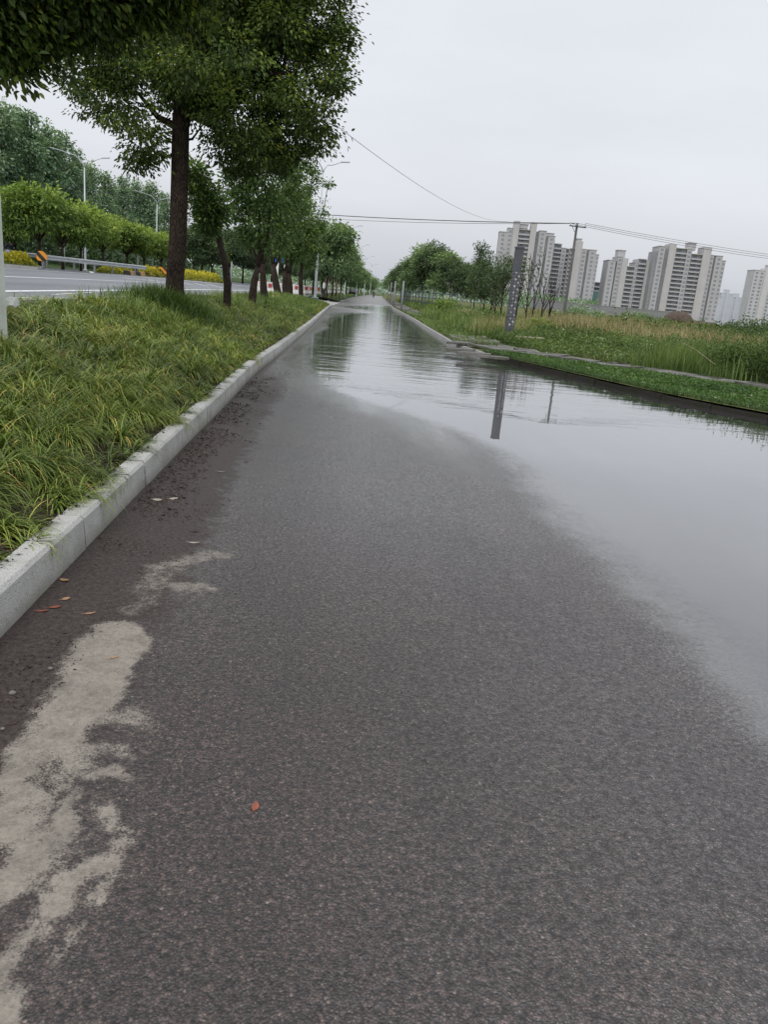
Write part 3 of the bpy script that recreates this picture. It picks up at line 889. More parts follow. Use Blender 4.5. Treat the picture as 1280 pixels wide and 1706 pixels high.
class Acc:
    def __init__(self): self.V, self.F, self.v, self.n = [], [], [], 0
    def add(self, V, Fc, v):
        self.V.append(V); self.F.append(Fc + self.n); self.v.append(v); self.n += len(V)
    def build(self, name, m, parent=None, offset=None):
        w = {}
        for f in self.F: w.setdefault(f.shape[1], []).append(f)
        return mesh_np(name, np.concatenate(self.V), [np.concatenate(x) for x in w.values()], m, parent, v=np.concatenate(self.v), offset=offset)

def unit(a): return a / (np.linalg.norm(a, axis=1, keepdims=True) + 1e-9)

def leaves(c, d, L, Wd, v, shape=4, fold=0.22):
    n = len(c)
    d = unit(d)
    r = rng.normal(size=(n, 3)); r[:, 2] += 1.2
    s = unit(np.cross(d, r)); up = np.cross(s, d)
    L = L[:, None]; Wd = Wd[:, None]
    if shape == 4:
        P = [c, c + d * L * 0.5 + s * Wd * 0.5 + up * Wd * fold, c + d * L, c + d * L * 0.5 - s * Wd * 0.5 + up * Wd * fold]
        V = np.stack(P, 1).reshape(-1, 3)
        b = np.arange(n) * 4
        Fc = np.concatenate([np.stack([b, b + 1, b + 2], 1), np.stack([b, b + 2, b + 3], 1)])
        return V, Fc, np.repeat(v, 4)
    dr = -up * L * 0.10
    P = [c, c + d * L * 0.28 + s * Wd * 0.42 + up * Wd * fold, c + d * L * 0.62 + s * Wd * 0.46 + up * Wd * fold + dr * 0.5, c + d * L + dr,
         c + d * L * 0.62 - s * Wd * 0.46 + up * Wd * fold + dr * 0.5, c + d * L * 0.28 - s * Wd * 0.42 + up * Wd * fold]
    V = np.stack(P, 1).reshape(-1, 3)
    b = np.arange(n) * 6
    Fc = np.concatenate([np.stack([b, b + 1, b + 2, b + 3], 1), np.stack([b, b + 3, b + 4, b + 5], 1)])
    return V, Fc, np.repeat(v, 6)

def crown(lobes, nclump, per, sigma, L, aspect=0.45, shape=4, droop=0.5, hollow=0.5, vbase=0.32, vspan=0.33, vleaf=0.26, vclump=0.2):
    """lobes: list of (centre, radii); leaves in sprays spread through their volume, denser to the outside"""
    acc = Acc()
    cs = np.array([l[0] for l in lobes], float)
    rs = np.array([l[1] if hasattr(l[1], '__len__') else (l[1],) * 3 for l in lobes], float)
    wgt = (rs.prod(1)) ** (2 / 3.0); wgt /= wgt.sum()
    idx = rng.choice(len(lobes), nclump, p=wgt)
    u = unit(rng.normal(size=(nclump, 3)))
    rad = hollow + (1 - hollow) * rng.random(nclump) ** 0.6
    rad = rad * (0.86 + 0.3 * rng.random(nclump))
    cc = cs[idx] + u * rad[:, None] * rs[idx]
    zmin, zmax = (cs[:, 2] - rs[:, 2]).min(), (cs[:, 2] + rs[:, 2]).max()
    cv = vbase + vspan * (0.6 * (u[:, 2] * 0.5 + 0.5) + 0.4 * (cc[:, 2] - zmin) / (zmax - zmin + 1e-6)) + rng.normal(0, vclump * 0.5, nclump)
    k = np.repeat(np.arange(nclump), per)
    n = len(k)
    off = rng.normal(size=(n, 3)) * sigma * np.array([1, 1, 0.55])
    c = cc[k] + off
    d = u[k] * 0.7 + unit(off) * 0.9 + rng.normal(size=(n, 3)) * 0.45
    d[:, 2] -= droop
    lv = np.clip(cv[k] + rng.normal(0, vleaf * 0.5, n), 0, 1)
    LL = L * U(0.7, 1.25, n)
    acc.add(*leaves(c, d, LL, LL * aspect * U(0.85, 1.2, n), lv, shape))
    return acc

def limb_mesh(limbs, n=9):
    b = MB()
    for pts, rr in limbs: b.tube(pts, rr, n)
    return b

def hy(px): return 488 + (px - 635) * math.tan(ROLL)

def pxm(Y): return Y / F * 1.03   # metres per photo pixel near depth Y

# ------------------------------------------------------------------ lilyturf on the verge
def lilyturf():
    acc = Acc()
    def ring(u0, u1, y0, y1, spacing, per, segs, Lr, wr):
        area = (u1 - u0) * (y1 - y0)
        n = int(area / spacing ** 2)
        cu = U(u0, u1, n); cy = U(y0, y1, n)
        cxx = left_edge(cy) - cu
        big = vnoise(cxx * 1.3, cy * 0.8, 71, 3)
        keep = (cy < 61.5)
        edge_gap = smooth(0.05, 0.24, cu + 0.22 * (vnoise(cy * 1.7, cy * 0, 72, 3) - 0.45))
        keep &= rng.random(n) < edge_gap
        cxx, cy, cu, big = cxx[keep], cy[keep], cu[keep], big[keep]
        n = len(cxx)
        cz = verge_z(cxx, cy)
        size = U(0.6, 1.25, n) * (0.7 + 0.6 * big)
        tone = 0.38 + 0.40 * (big - 0.5) + rng.normal(0, 0.13, n)
        comb = U(0, 2 * math.pi, n); cs_ = U(0.0, 1.0, n)
        k = np.repeat(np.arange(n), per); m = len(k)
        az = np.where(rng.random(m) < 0.5 * cs_[k], comb[k] + rng.normal(0, 0.5, m), U(0, 2 * math.pi, m))
        # near the kerb blades lean out over the stone
        lean = smooth(0.75, 0.2, cu)[k]
        az = np.where(rng.random(m) < 0.45 * lean, rng.normal(0, 0.6, m), az)
        L = U(*Lr, m) * size[k]
        L = L * (0.62 + 0.38 * smooth(0.15, 0.55, cu)[k])
        r0 = U(0, 0.045, m)
        elev = np.clip(rng.normal(0.98, 0.24, m), 0.3, 1.4)
        bend = U(1.4, 2.9, m)
        tv = tone[k] + rng.normal(0, 0.13, m)
        dead = rng.random(m) < np.clip(0.035 + 0.25 * (vnoise(cxx * 1.1 + 9, cy * 0.9, 73, 2)[k] > 0.70), 0, 1)
        tv = np.where(dead, U(0.9, 1.0, m), np.clip(tv, 0, 0.88))
        bzz = cz[k] - 0.01
        acc.add(*blades(cxx[k] + np.cos(az) * r0, cy[k] + np.sin(az) * r0, bzz, L, U(*wr, m), elev, bend, az, segs, tv, 0.5))
    ring(0.13, 2.75, 1.2, 7.0, 0.15, 84, 6, (0.22, 0.42), (0.0060, 0.0100))
    ring(0.13, 2.75, 7.0, 14.0, 0.165, 60, 5, (0.20, 0.40), (0.008, 0.013))
    ring(0.13, 2.75, 14.0, 28, 0.19, 26, 3, (0.20, 0.36), (0.009, 0.015))
    ring(0.13, 2.75, 28, 61.5, 0.27, 20, 3, (0.20, 0.34), (0.016, 0.026))
    return tag(acc.build('lilyturf_grass', MAT['liriope']), kind='stuff')
lilyturf()

def grass_patch(name, m, x, y, z, L, w, elev=(1.15, 1.5), bend=(0.2, 1.0), segs=3, vmean=0.5, vsd=0.18, kind='stuff', acc=None):
    n = len(x)
    a = acc or Acc()
    a.add(*blades(x, y, z, L, w, U(*elev, n), U(*bend, n), U(0, 6.283, n), segs, np.clip(rng.normal(vmean, vsd, n) + (vnoise(np.asarray(x) * 0.7, np.asarray(y) * 0.5, 120, 4) - 0.5) * 0.7, 0, 1), 0.3))
    if acc is None: return tag(a.build(name, m), kind=kind)

# fresh grass growing round the big trunk and thin grass along the far part of the verge
def tuft_grass():
    a = Acc()
    n = 5200
    ang, rr = U(0, 6.283, n), np.abs(rng.normal(0, 0.42, n)) + 0.1
    x, y = -3.0 + rr * np.cos(ang) * 1.35, 15.35 + rr * np.sin(ang) * 1.2
    L = U(0.22, 0.52, n) * np.clip(1.15 - rr * 0.55, 0.4, 1)
    grass_patch('', None, x, y, verge_z(x, y) + 0.06 * (rr < 0.8), L, U(0.008, 0.015, n), (1.0, 1.5), (0.4, 1.6), 4, 0.42, 0.16, acc=a)
    n = 5500
    y = 12 + 24 * rng.random(n) ** 1.3; u = U(1.5, 2.7, n); x = left_edge(y) - u
    keep = vnoise(x * 1.5, y * 0.6, 77, 3) > 0.47
    x, y = x[keep], y[keep]; n = len(x)
    grass_patch('', None, x, y, verge_z(x, y), U(0.2, 0.42, n), U(0.008, 0.016, n), (0.9, 1.5), (0.3, 1.5), 3, 0.58, 0.18, acc=a)
    n = 9000
    y = U(26, 61, n); u = U(0.4, 2.7, n); x = left_edge(y) - u
    grass_patch('', None, x, y, verge_z(x, y), U(0.14, 0.34, n), U(0.016, 0.032, n), (0.9, 1.5), (0.3, 1.5), 3, 0.6, 0.16, acc=a)
    # far verge island
    n = 6000
    y = U(82, 260, n); x = left_edge(y) - U(0.3, 4.2, n)
    grass_patch('', None, x, y, 0.18 + 0.2 * np.ones(n), U(0.2, 0.4, n), U(0.04, 0.08, n), (0.9, 1.5), (0.3, 1.5), 2, 0.5, 0.16, acc=a)
    return tag(a.build('verge_grass', MAT['tall_grass']), kind='stuff')
tuft_grass()

# ------------------------------------------------------------------ the large camphor tree and the one overhead
def lobes_px(spec, Y0, split=1e9):
    out = []
    if split < 1e8:
        rr = random.Random(17); sp = []
        for (px, py, r, *dy) in spec:
            if r < split: sp.append((px, py, r, *(dy or (0,)))); continue
            for _ in range(max(4, int((r / split) ** 2 * 3.2))):
                a, q = rr.uniform(0, 6.283), r * 0.86 * math.sqrt(rr.random())
                sp.append((px + q * math.cos(a), py + q * math.sin(a), r * rr.uniform(0.26, 0.46), (dy[0] if dy else 0) + rr.uniform(-1, 1) * r / 83.0 * 0.8))
        spec = sp
    for (px, py, r, *dy) in spec:
        Y = Y0 + (dy[0] if dy else 0.0)
        m = pxm(Y)
        p = at(px, py, Y)
        out.append((p, (r * m, r * m * 1.1, r * m * 0.85)))
    return out

def hero_tree(name, label, cat, base, limbs, lobes, cr, leaf, barkm, group=None):
    root = empty(name, base, 0, label, cat, group)
    limb_mesh(limbs, 12).build('trunk', barkm, root, smooth=True, offset=base)
    cr.build('crown', leaf, root, offset=base)
    return root

TY = 15.6
tb = np.array([-3.02, TY, 0.56])
def tp(px, py, dy=0.0): return at(px, py, TY + dy)
spec = [(150, 105, 62, 0.3), (185, 175, 52, 0.0), (235, 235, 40, -0.2), (228, 272, 22, -0.2), (250, 120, 92, 0.6), (260, 40, 100, 0.4), (340, 80, 110, -0.6), (345, 150, 50, 0.5), (310, 180, 30, 1.0),
        (420, 120, 105, 0.4), (400, 190, 62, -0.3), (430, 235, 52, 0.0), (375, 245, 30, 0.4), (400, 272, 30, 0.6), (480, 215, 60, 0.8), (500, 130, 72, -0.4), (545, 120, 42, 0.0), (560, 145, 26, 0.4), (525, 190, 40, -0.2), (520, 232, 26, 0.3), (468, 262, 28, 0.2),
        (300, -40, 130, 0.3), (430, 10, 110, -0.3), (520, 30, 62, 0.2), (420, -90, 140, 0.3), (200, -20, 100, 0.5), (330, -180, 150, 0.0), (540, -60, 60, 0.3), (430, -230, 110, 0), (230, -140, 110, 0.6), (545, 75, 42, 0.5)]
lob = lobes_px(spec, TY, 64)
limbs = [([tb - (0, 0, 0.25), tb + (0, 0, 0.12), tp(291, 470), tp(296, 400), tp(299, 300), tp(301, 200), tp(312, 90), tp(330, -20), tp(345, -120)],
          [0.31, 0.205, 0.170, 0.162, 0.158, 0.155, 0.12, 0.085, 0.05])]
for (px0, py0, tx, ty, dy, r) in ((300, 215, 225, 150, 0.3, 0.075), (301, 200, 400, 130, 0.3, 0.09), (308, 120, 180, 100, 0.5, 0.06), (312, 110, 500, 120, -0.3, 0.065), (299, 258, 240, 240, -0.2, 0.035),
                                  (303, 185, 430, 225, 0.2, 0.06), (325, 10, 430, -40, 0.2, 0.05), (320, 30, 230, -40, 0.4, 0.05), (300, 235, 340, 205, 0.6, 0.03)):
    a, c = tp(px0, py0), tp(tx, ty, dy)
    mid = (a + c) / 2 + np.array([0, 0, -0.12])
    limbs.append(([a, mid, c], [r, r * 0.7, r * 0.3]))
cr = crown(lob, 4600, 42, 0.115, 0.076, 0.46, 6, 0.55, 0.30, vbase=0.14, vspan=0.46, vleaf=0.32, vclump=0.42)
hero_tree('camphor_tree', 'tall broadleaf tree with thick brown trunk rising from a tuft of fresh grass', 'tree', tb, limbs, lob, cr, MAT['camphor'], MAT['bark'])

NY = 6.3
nb = np.array([-3.3, 5.6, 0.60])
spec = [(-50, 20, 90, 0.2), (10, 45, 50, 0.3), (-15, 85, 34, 0.1), (30, 95, 24, 0.3), (62, 15, 46, 0.5), (85, 40, 28, 0.4), (125, -15, 55, 0.3), (140, 30, 28, 0.6), (195, -35, 55, 0.8), (190, 22, 28, 0.7), (250, -20, 42, 1.0), (290, 8, 24, 1.0), (235, 12, 24, 0.9), (-120, -60, 120, 0.0), (50, -90, 110, 0.4), (200, -140, 120, 0.6), (-100, -200, 160, 0.2), (80, -220, 140, 0.2), (-220, 20, 110, -0.2), (-180, -340, 130, 0), (-20, -350, 130, 0), (310, -90, 60, 0.8), (8, 122, 13, 0.2), (48, 108, 13, 0.4), (78, 72, 13, 0.4), (112, 66, 12, 0.5), (160, 58, 13, 0.6), (205, 52, 11, 0.7), (262, 34, 12, 0.9), (325, 34, 13, 1.0), (28, 128, 9, 0.1)]
lob = lobes_px(spec, NY)
limbs = [([nb - (0, 0, 0.3), nb + (0, 0, 0.3), nb + (0.05, 0.05, 1.6), nb + (0.08, 0.1, 2.9), nb + (0.1, 0.2, 4.2)], [0.2, 0.14, 0.12, 0.10, 0.05])]
for t_ in ((20, 40, 0.2), (190, -20, 0.7), (-100, -100, 0), (90, -160, 0.3)):
    a = nb + (0.08, 0.1, 2.4 + 0.3 * random.random()); c = at(t_[0], t_[1], NY + t_[2])
    limbs.append(([a, (a + c) / 2 + (0, 0, 0.15), c], [0.06, 0.045, 0.018]))
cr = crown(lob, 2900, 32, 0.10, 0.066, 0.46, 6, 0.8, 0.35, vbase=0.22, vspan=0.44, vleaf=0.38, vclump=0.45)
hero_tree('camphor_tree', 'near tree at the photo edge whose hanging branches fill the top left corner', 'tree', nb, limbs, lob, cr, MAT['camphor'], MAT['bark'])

# ------------------------------------------------------------------ the lopped street trees along the verge
def street_tree(label, base_px, base_Y, trunk, branches, lobspec, nclump, per, L, r0, sig=0.14, stubs=()):
    Y = base_Y
    b0 = at(base_px[0], base_px[1], Y)
    b0[2] = float(verge_z(b0[0], b0[1])) if b0[1] < 62 else 0.35
    P = lambda q: at(q[0], q[1], Y + (q[2] if len(q) > 2 else 0))
    tr = [b0 - (0, 0, 0.25), b0 + (0, 0, 0.05)] + [P(q) for q in trunk]
    r0 = r0 * 0.82
    rr = [r0 * 1.25, r0 * 1.05] + list(np.linspace(r0, r0 * 0.62, len(trunk)))
    limbs = [(tr, rr)]
    for pts, r in branches:
        q = [P(x) for x in pts]
        limbs.append((q, list(np.linspace(r, r * 0.4, len(q)))))
    for pts, r in stubs:
        q = [P(x) for x in pts]
        limbs.append((q, [r] * len(q)))
    lob = lobes_px(lobspec, Y)
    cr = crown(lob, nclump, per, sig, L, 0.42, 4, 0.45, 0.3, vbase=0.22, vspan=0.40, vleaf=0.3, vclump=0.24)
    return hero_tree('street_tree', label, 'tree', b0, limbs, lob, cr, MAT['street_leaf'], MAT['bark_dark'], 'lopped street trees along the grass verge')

street_tree('slender lopped tree leaning left just right of the thick trunk', (378, 512), 20.0,
            [(379, 475), (375, 440), (366, 405), (361, 370)],
            [([(362, 380), (350, 345), (338, 310), (328, 280)], 0.035), ([(361, 372), (366, 340), (372, 320)], 0.025), ([(374, 432), (370, 415), (372, 405)], 0.03)],
            [(326, 285, 13), (332, 305, 14), (340, 325, 17), (335, 345, 12), (352, 345, 15), (350, 365, 16), (365, 350, 11), (322, 325, 9), (345, 380, 10), (362, 335, 9)], 300, 14, 0.13, 0.115, 0.11)
street_tree('leaning lopped tree with knobbly forked head, second of the small trees', (419, 514), 25.5,
            [(421, 490), (424, 465), (430, 445)],
            [([(430, 446), (426, 425), (420, 412)], 0.05), ([(431, 444), (434, 410), (432, 360), (420, 320)], 0.07), ([(430, 440), (446, 400), (450, 350)], 0.06)],
            [(400, 300, 24, 0.3), (425, 325, 28), (402, 342, 18), (430, 372, 24), (405, 375, 15), (440, 290, 26), (455, 345, 22, 0.4), (420, 400, 15), (388, 318, 13), (440, 405, 13), (395, 360, 11), (390, 285, 16), (420, 262, 22), (445, 250, 22), (470, 280, 16), (376, 335, 9), (380, 300, 10)], 470, 14, 0.14, 0.15, 0.13,
            [([(421, 450), (417, 415)], 0.022)])
street_tree('dark upright lopped tree with twin leaders close beside the leaning one', (440, 504), 31.0,
            [(439, 480), (438, 458), (437, 440)],
            [([(437, 442), (432, 420), (428, 390)], 0.06), ([(438, 440), (446, 425), (452, 400)], 0.055), ([(437, 440), (438, 380), (440, 330)], 0.06)],
            [(445, 380, 20), (457, 335, 22), (437, 355, 16), (465, 390, 17), (472, 300, 20), (455, 415, 12), (484, 325, 16), (465, 265, 18), (490, 280, 14), (478, 360, 14)], 330, 13, 0.16, 0.17, 0.16,
            [([(441, 452), (447, 432)], 0.02)])
street_tree('stout lopped tree in front of the blue road sign', (463, 497), 43.0,
            [(460, 475), (457, 455), (455, 440)],
            [([(456, 442), (450, 425), (452, 400)], 0.09), ([(457, 445), (468, 425), (474, 400)], 0.09), ([(455, 440), (462, 380), (470, 340)], 0.08)],
            [(470, 365, 20), (450, 395, 15), (487, 385, 17), (462, 415, 12), (492, 350, 16), (480, 410, 10), (478, 330, 14), (497, 315, 13), (505, 345, 10), (490, 290, 10)], 300, 13, 0.20, 0.23, 0.2)
street_tree('lopped tree with several pale upright limbs beside the sign post', (476, 496), 50.0,
            [(475, 478), (475, 462), (474, 452)],
            [([(474, 455), (468, 438), (466, 420)], 0.09), ([(474, 453), (478, 436), (476, 415)], 0.08), ([(475, 456), (484, 440), (490, 415)], 0.08)],
            [(488, 405, 18), (500, 395, 18), (478, 418, 12), (505, 370, 16), (515, 390, 12), (495, 425, 10), (500, 340, 12)], 300, 14, 0.22, 0.24, 0.22)
street_tree('slim dark forked tree, second last of the lopped verge trees', (484, 495), 55.0,
            [(484, 480), (483, 466), (481, 455)],
            [([(481, 457), (476, 440), (472, 425)], 0.09), ([(482, 456), (487, 440), (488, 420)], 0.09)],
            [(480, 425, 12), (492, 415, 14), (505, 415, 11), (498, 385, 14), (512, 405, 10)], 200, 14, 0.24, 0.2, 0.22)
street_tree('last lopped tree of the verge with long sparse shoots rising above its head', (502, 488), 60.0,
            [(501, 470), (501, 455), (503, 440)],
            [([(503, 442), (512, 400), (516, 350), (519, 300), (521, 270)], 0.05), ([(503, 442), (516, 410), (528, 380), (540, 345), (548, 300)], 0.05), ([(502, 445), (508, 420), (511, 330), (512, 290)], 0.045), ([(503, 444), (495, 425)], 0.06)],
            [(505, 425, 17), (520, 415, 15), (495, 415, 13), (515, 440, 10), (528, 390, 11), (518, 380, 10), (520, 280, 7), (518, 310, 8), (523, 295, 6), (516, 340, 7), (530, 370, 8), (538, 350, 8), (541, 330, 5), (547, 305, 5), (512, 320, 7), (533, 410, 9), (510, 395, 10)], 330, 13, 0.24, 0.2, 0.2)

# ------------------------------------------------------------------ tree prototypes for rows
def proto_tree(name, limbs, lobes, nclump, per, sigma, L, leaf, barkm, **kw):
    root = empty(name, (0, 0, 0))
    limb_mesh(limbs, 7).build('trunk', barkm, root, smooth=True)
    crown(lobes, nclump, per, sigma, L, **kw).build('crown', leaf, root)
    return root

def rand_lobes(n, R, z0, z1, r, flat=1.0, rngs=None):
    out = []
    for i in range(n):
        a = random.uniform(0, 6.283); h = random.random()
        rr = R * math.sqrt(random.random()) * (0.45 + 0.9 * math.sin(math.pi * min(0.95, 0.15 + h * 0.8)))
        out.append(((rr * math.cos(a), rr * math.sin(a), z0 + (z1 - z0) * h), (r * random.uniform(0.7, 1.25), r * random.uniform(0.7, 1.25), r * flat * random.uniform(0.7, 1.1))))
    return out

def round_proto(seed, leaf='round_leaf'):
    random.seed(seed)
    lobes = rand_lobes(17, 1.65, 2.5, 4.3, 0.85, 0.8)
    limbs = [([(0, 0, -0.3), (0.02, 0, 0.8), (0, 0.03, 1.9)], [0.13, 0.1, 0.09])]
    for i in range(6):
        a = i * 1.05 + random.random() * 0.5
        limbs.append(([(0, 0, 1.5 + 0.08 * i), (0.5 * math.cos(a), 0.5 * math.sin(a), 2.3), (1.1 * math.cos(a), 1.1 * math.sin(a), 3.2)], [0.06, 0.045, 0.02]))
    return proto_tree('round_tree', limbs, lobes, 520, 12, 0.22, 0.30, MAT[leaf], MAT['bark_dark'], vbase=0.18, vspan=0.55, vclump=0.22)

def poplar_proto(seed):
    random.seed(seed)
    H = 20.0
    lobes = []
    for i in range(30):
        h = 0.22 + 0.78 * (i / 29.0)
        R = 2.7 * math.sin(math.pi * min(0.96, 0.25 + 0.72 * h)) + 0.3
        a = random.uniform(0, 6.283); d = R * random.uniform(0.2, 0.95)
        r = random.uniform(0.8, 1.5) * (1.25 - 0.6 * h)
        lobes.append(((d * math.cos(a), d * math.sin(a), H * h + random.uniform(-0.6, 0.6)), (r, r, r * 1.35)))
    limbs = [([(0, 0, -0.3), (0.05, 0, 5), (0.15, 0.1, 11), (0.1, 0, 19)], [0.22, 0.18, 0.12, 0.03])]
    for i in range(14):
        z = 4 + i * 1.05; a = random.uniform(0, 6.283); l = random.uniform(1.4, 2.6)
        limbs.append(([(0.08, 0, z), (l * 0.5 * math.cos(a), l * 0.5 * math.sin(a), z + l * 0.6), (l * math.cos(a), l * math.sin(a), z + l * 1.5)], [0.06, 0.04, 0.015]))
    return proto_tree('poplar_tree', limbs, lobes, 620, 11, 0.42, 0.52, MAT['poplar_leaf'], MAT['bark_grey'], vbase=0.2, vspan=0.45, vclump=0.28, aspect=0.6)

def avenue_proto(seed, leaf, H=7.5, stakes=False, barkn='bark_dark'):
    random.seed(seed)
    lobes = rand_lobes(20, 1.9, 2.8, H - 1.0, 1.05, 0.9)
    limbs = [([(0, 0, -0.3), (0.03, 0, 1.4), (0, 0.04, 3.0), (0.05, 0, H * 0.75)], [0.15, 0.12, 0.10, 0.03])]
    for i in range(8):
        a = random.uniform(0, 6.283); z = 1.9 + 0.3 * i
        limbs.append(([(0, 0, z), (0.7 * math.cos(a), 0.7 * math.sin(a), z + 0.8), (1.4 * math.cos(a), 1.4 * math.sin(a), z + 1.7)], [0.06, 0.04, 0.015]))
    return proto_tree('avenue_tree', limbs, lobes, 560, 12, 0.3, 0.36, MAT[leaf], MAT[barkn], vbase=0.2, vspan=0.5, vclump=0.24)

def ground_left(x, y):
    d = left_edge(y) + 1.13
    if x - d > -4.0: return 0.25
    if x - d > -23.6: return float(main_z(np.array(x - d), np.array(y)))
    return 0.9 + 0.9 * float(smooth(-26, -45, x - d))

def spread(proto, spots, labels, cat, group, zf, seed=1, along=False):
    rr = random.Random(seed)
    for i, (px, Y, s) in enumerate(spots):
        src = proto[i % len(proto)] if isinstance(proto, list) else proto
        first = not src.get('placed')
        o = src if first else copy_tree(src)
        src['placed'] = 1
        p = (float(left_edge(Y)) + px, Y) if along else at(px, hy(px), Y)
        sx = s * rr.uniform(0.92, 1.08)
        o.location = (p[0], p[1], zf(p[0], p[1]))
        o.rotation_euler = (0, 0, rr.uniform(0, 6.28))
        o.scale = (sx, sx, s)
        tag(o, labels[i] if isinstance(labels, list) else labels % ORD[i], cat, group)
    for src in (proto if isinstance(proto, list) else [proto]):
        pass

def unplaced(lst):
    for o in lst:
        o.pop('placed', None) if hasattr(o, 'pop') else None

rp = [round_proto(11), round_proto(12)]
spread(rp, [(26, 60, 0.75), (66, 54, 1.04), (104, 62, 0.98), (134, 66, 1.02), (172, 74, 1.02), (212, 84, 1.06), (240, 88, 1.04), (268, 95, 0.98), (322, 108, 1.02), (352, 116, 1.06)],
       '%s rounded bright green tree from the left along the yellow beds', 'tree', 'rounded trees beyond the guardrail', ground_left, 3)

pp_ = [poplar_proto(21), poplar_proto(22), poplar_proto(23)]
pops = [(-28, 88, 0.80), (8, 92, 0.76), (30, 100, 0.78), (52, 95, 0.74), (82, 100, 0.74), (105, 108, 0.74), (128, 112, 0.68), (152, 120, 0.66), (175, 128, 0.64), (204, 150, 0.72), (226, 158, 0.76), (250, 160, 0.75), (272, 168, 0.71), (300, 170, 0.64), (330, 190, 0.60),
        (-60, 100, 0.9), (18, 118, 0.88), (66, 125, 0.82), (140, 138, 0.72), (190, 165, 0.72), (240, 185, 0.78)]
spread(pp_, pops, '%s tall feathery poplar from the left in the wood behind the main road', 'tree', 'tall poplars behind the main road', ground_left, 4)

dk = [avenue_proto(31, 'dark_leaf', 7.5), avenue_proto(32, 'dark_leaf', 7.5)]
spread(dk, [(336, 100, 0.92), (384, 118, 1.0), (404, 125, 1.02), (430, 130, 0.95), (452, 140, 0.95), (478, 150, 1.0), (508, 160, 1.0), (528, 170, 1.05)],
       '%s dark dense tree from the left, seen between the lopped trunks', 'tree', 'dark trees across the main road', ground_left, 5)

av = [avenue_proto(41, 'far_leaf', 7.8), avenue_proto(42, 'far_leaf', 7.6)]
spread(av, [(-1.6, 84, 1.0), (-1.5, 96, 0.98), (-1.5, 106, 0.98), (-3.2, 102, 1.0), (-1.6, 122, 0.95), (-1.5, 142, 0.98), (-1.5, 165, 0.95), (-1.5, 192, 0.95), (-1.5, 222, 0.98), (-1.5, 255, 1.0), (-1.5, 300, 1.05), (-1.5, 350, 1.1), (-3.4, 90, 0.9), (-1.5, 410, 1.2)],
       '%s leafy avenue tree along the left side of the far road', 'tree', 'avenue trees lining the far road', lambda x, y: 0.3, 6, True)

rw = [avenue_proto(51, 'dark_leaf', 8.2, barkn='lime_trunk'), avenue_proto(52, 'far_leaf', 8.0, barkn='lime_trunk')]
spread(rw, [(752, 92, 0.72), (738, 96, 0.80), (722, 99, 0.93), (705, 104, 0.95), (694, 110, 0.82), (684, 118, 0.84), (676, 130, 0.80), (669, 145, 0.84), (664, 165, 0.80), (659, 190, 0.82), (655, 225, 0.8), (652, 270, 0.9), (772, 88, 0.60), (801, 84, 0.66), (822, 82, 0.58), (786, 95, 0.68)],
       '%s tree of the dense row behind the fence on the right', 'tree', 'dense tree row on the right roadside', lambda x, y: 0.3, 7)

def path_dist(x, y):
    d = np.full(np.shape(x), 1e9)
    for (ax, ay), (bx_, by_) in zip(PATH[:-1], PATH[1:]):
        ex, ey = bx_ - ax, by_ - ay
        t = np.clip(((x - ax) * ex + (y - ay) * ey) / (ex * ex + ey * ey), 0, 1)
        d = np.minimum(d, np.hypot(x - ax - ex * t, y - ay - ey * t))
    return d
def beyond_path(x, y): return x > np.interp(y, [p[1] for p in PATH], [p[0] for p in PATH])

# ------------------------------------------------------------------ thin trees and bare saplings on the waste ground
def sapling(label, px, Y, H, n_leaf, seed, leafy=1.0, lean=0.0):
    random.seed(seed)
    p = at(px, hy(px), Y); base = (p[0], p[1], float(field_z(p[0], p[1])) - 0.05)
    root = empty('sapling', base, 0, label, 'tree', 'thin trees on the waste ground')
    limbs = [([(0, 0, -0.1), (0.03 * H * lean, 0, H * 0.4), (0.1 * H * lean, 0.02, H)], [0.05, 0.035, 0.010])]
    lob = []
    for i in range(9):
        z = H * (0.22 + 0.08 * i); a = random.uniform(0, 6.283); l = (H - z) * random.uniform(0.16, 0.30) + 0.15
        q = [(0.02 * H * lean, 0, z), (l * 0.5 * math.cos(a), l * 0.5 * math.sin(a), z + l * 0.9), (l * math.cos(a), l * math.sin(a), z + l * 2.0)]
        limbs.append((q, [0.024, 0.017, 0.007]))
        lob.append((q[2], (0.22, 0.22, 0.45))); lob.append((q[1], (0.2, 0.2, 0.4)))
    limb_mesh(limbs, 6).build('trunk', MAT['bark_dark'], root, smooth=True)
    if n_leaf:
        crown(lob, n_leaf, 9, 0.16, 0.16, hollow=0.1, vbase=0.15, vspan=0.4).build('crown', MAT['dark_leaf'], root)
    return root

sap = [(790, 62, 5.6, 190, 'tallest leafy sapling with wispy top, left of the perforated column'), (806, 60, 4.4, 130, 'leafy sapling just right of the tallest wispy one'), (818, 55, 3.6, 90, 'short leafy sapling in front of the tower edge'), (828, 50, 3.9, 60, 'thin sapling with sparse dark leaves left of the column'),
       (838, 48, 4.0, 80, 'dark leafy sapling close behind the column on its left'), (880, 46, 4.1, 8, 'bare upright sapling just right of the perforated column'), (888, 50, 4.4, 6, 'bare twiggy sapling second to the right of the column'), (902, 44, 3.2, 0, 'leafless leaning sapling left of the utility pole'), (918, 47, 3.0, 0, 'leafless sapling closest to the utility pole'), (862, 52, 4.3, 50, 'sparse sapling rising behind the perforated column')]
for i, (px, Y, H, nl, lb) in enumerate(sap): sapling(lb, px, Y, H, nl, 60 + i, 1.0, random.choice((-0.6, 0.3, 0.8)))

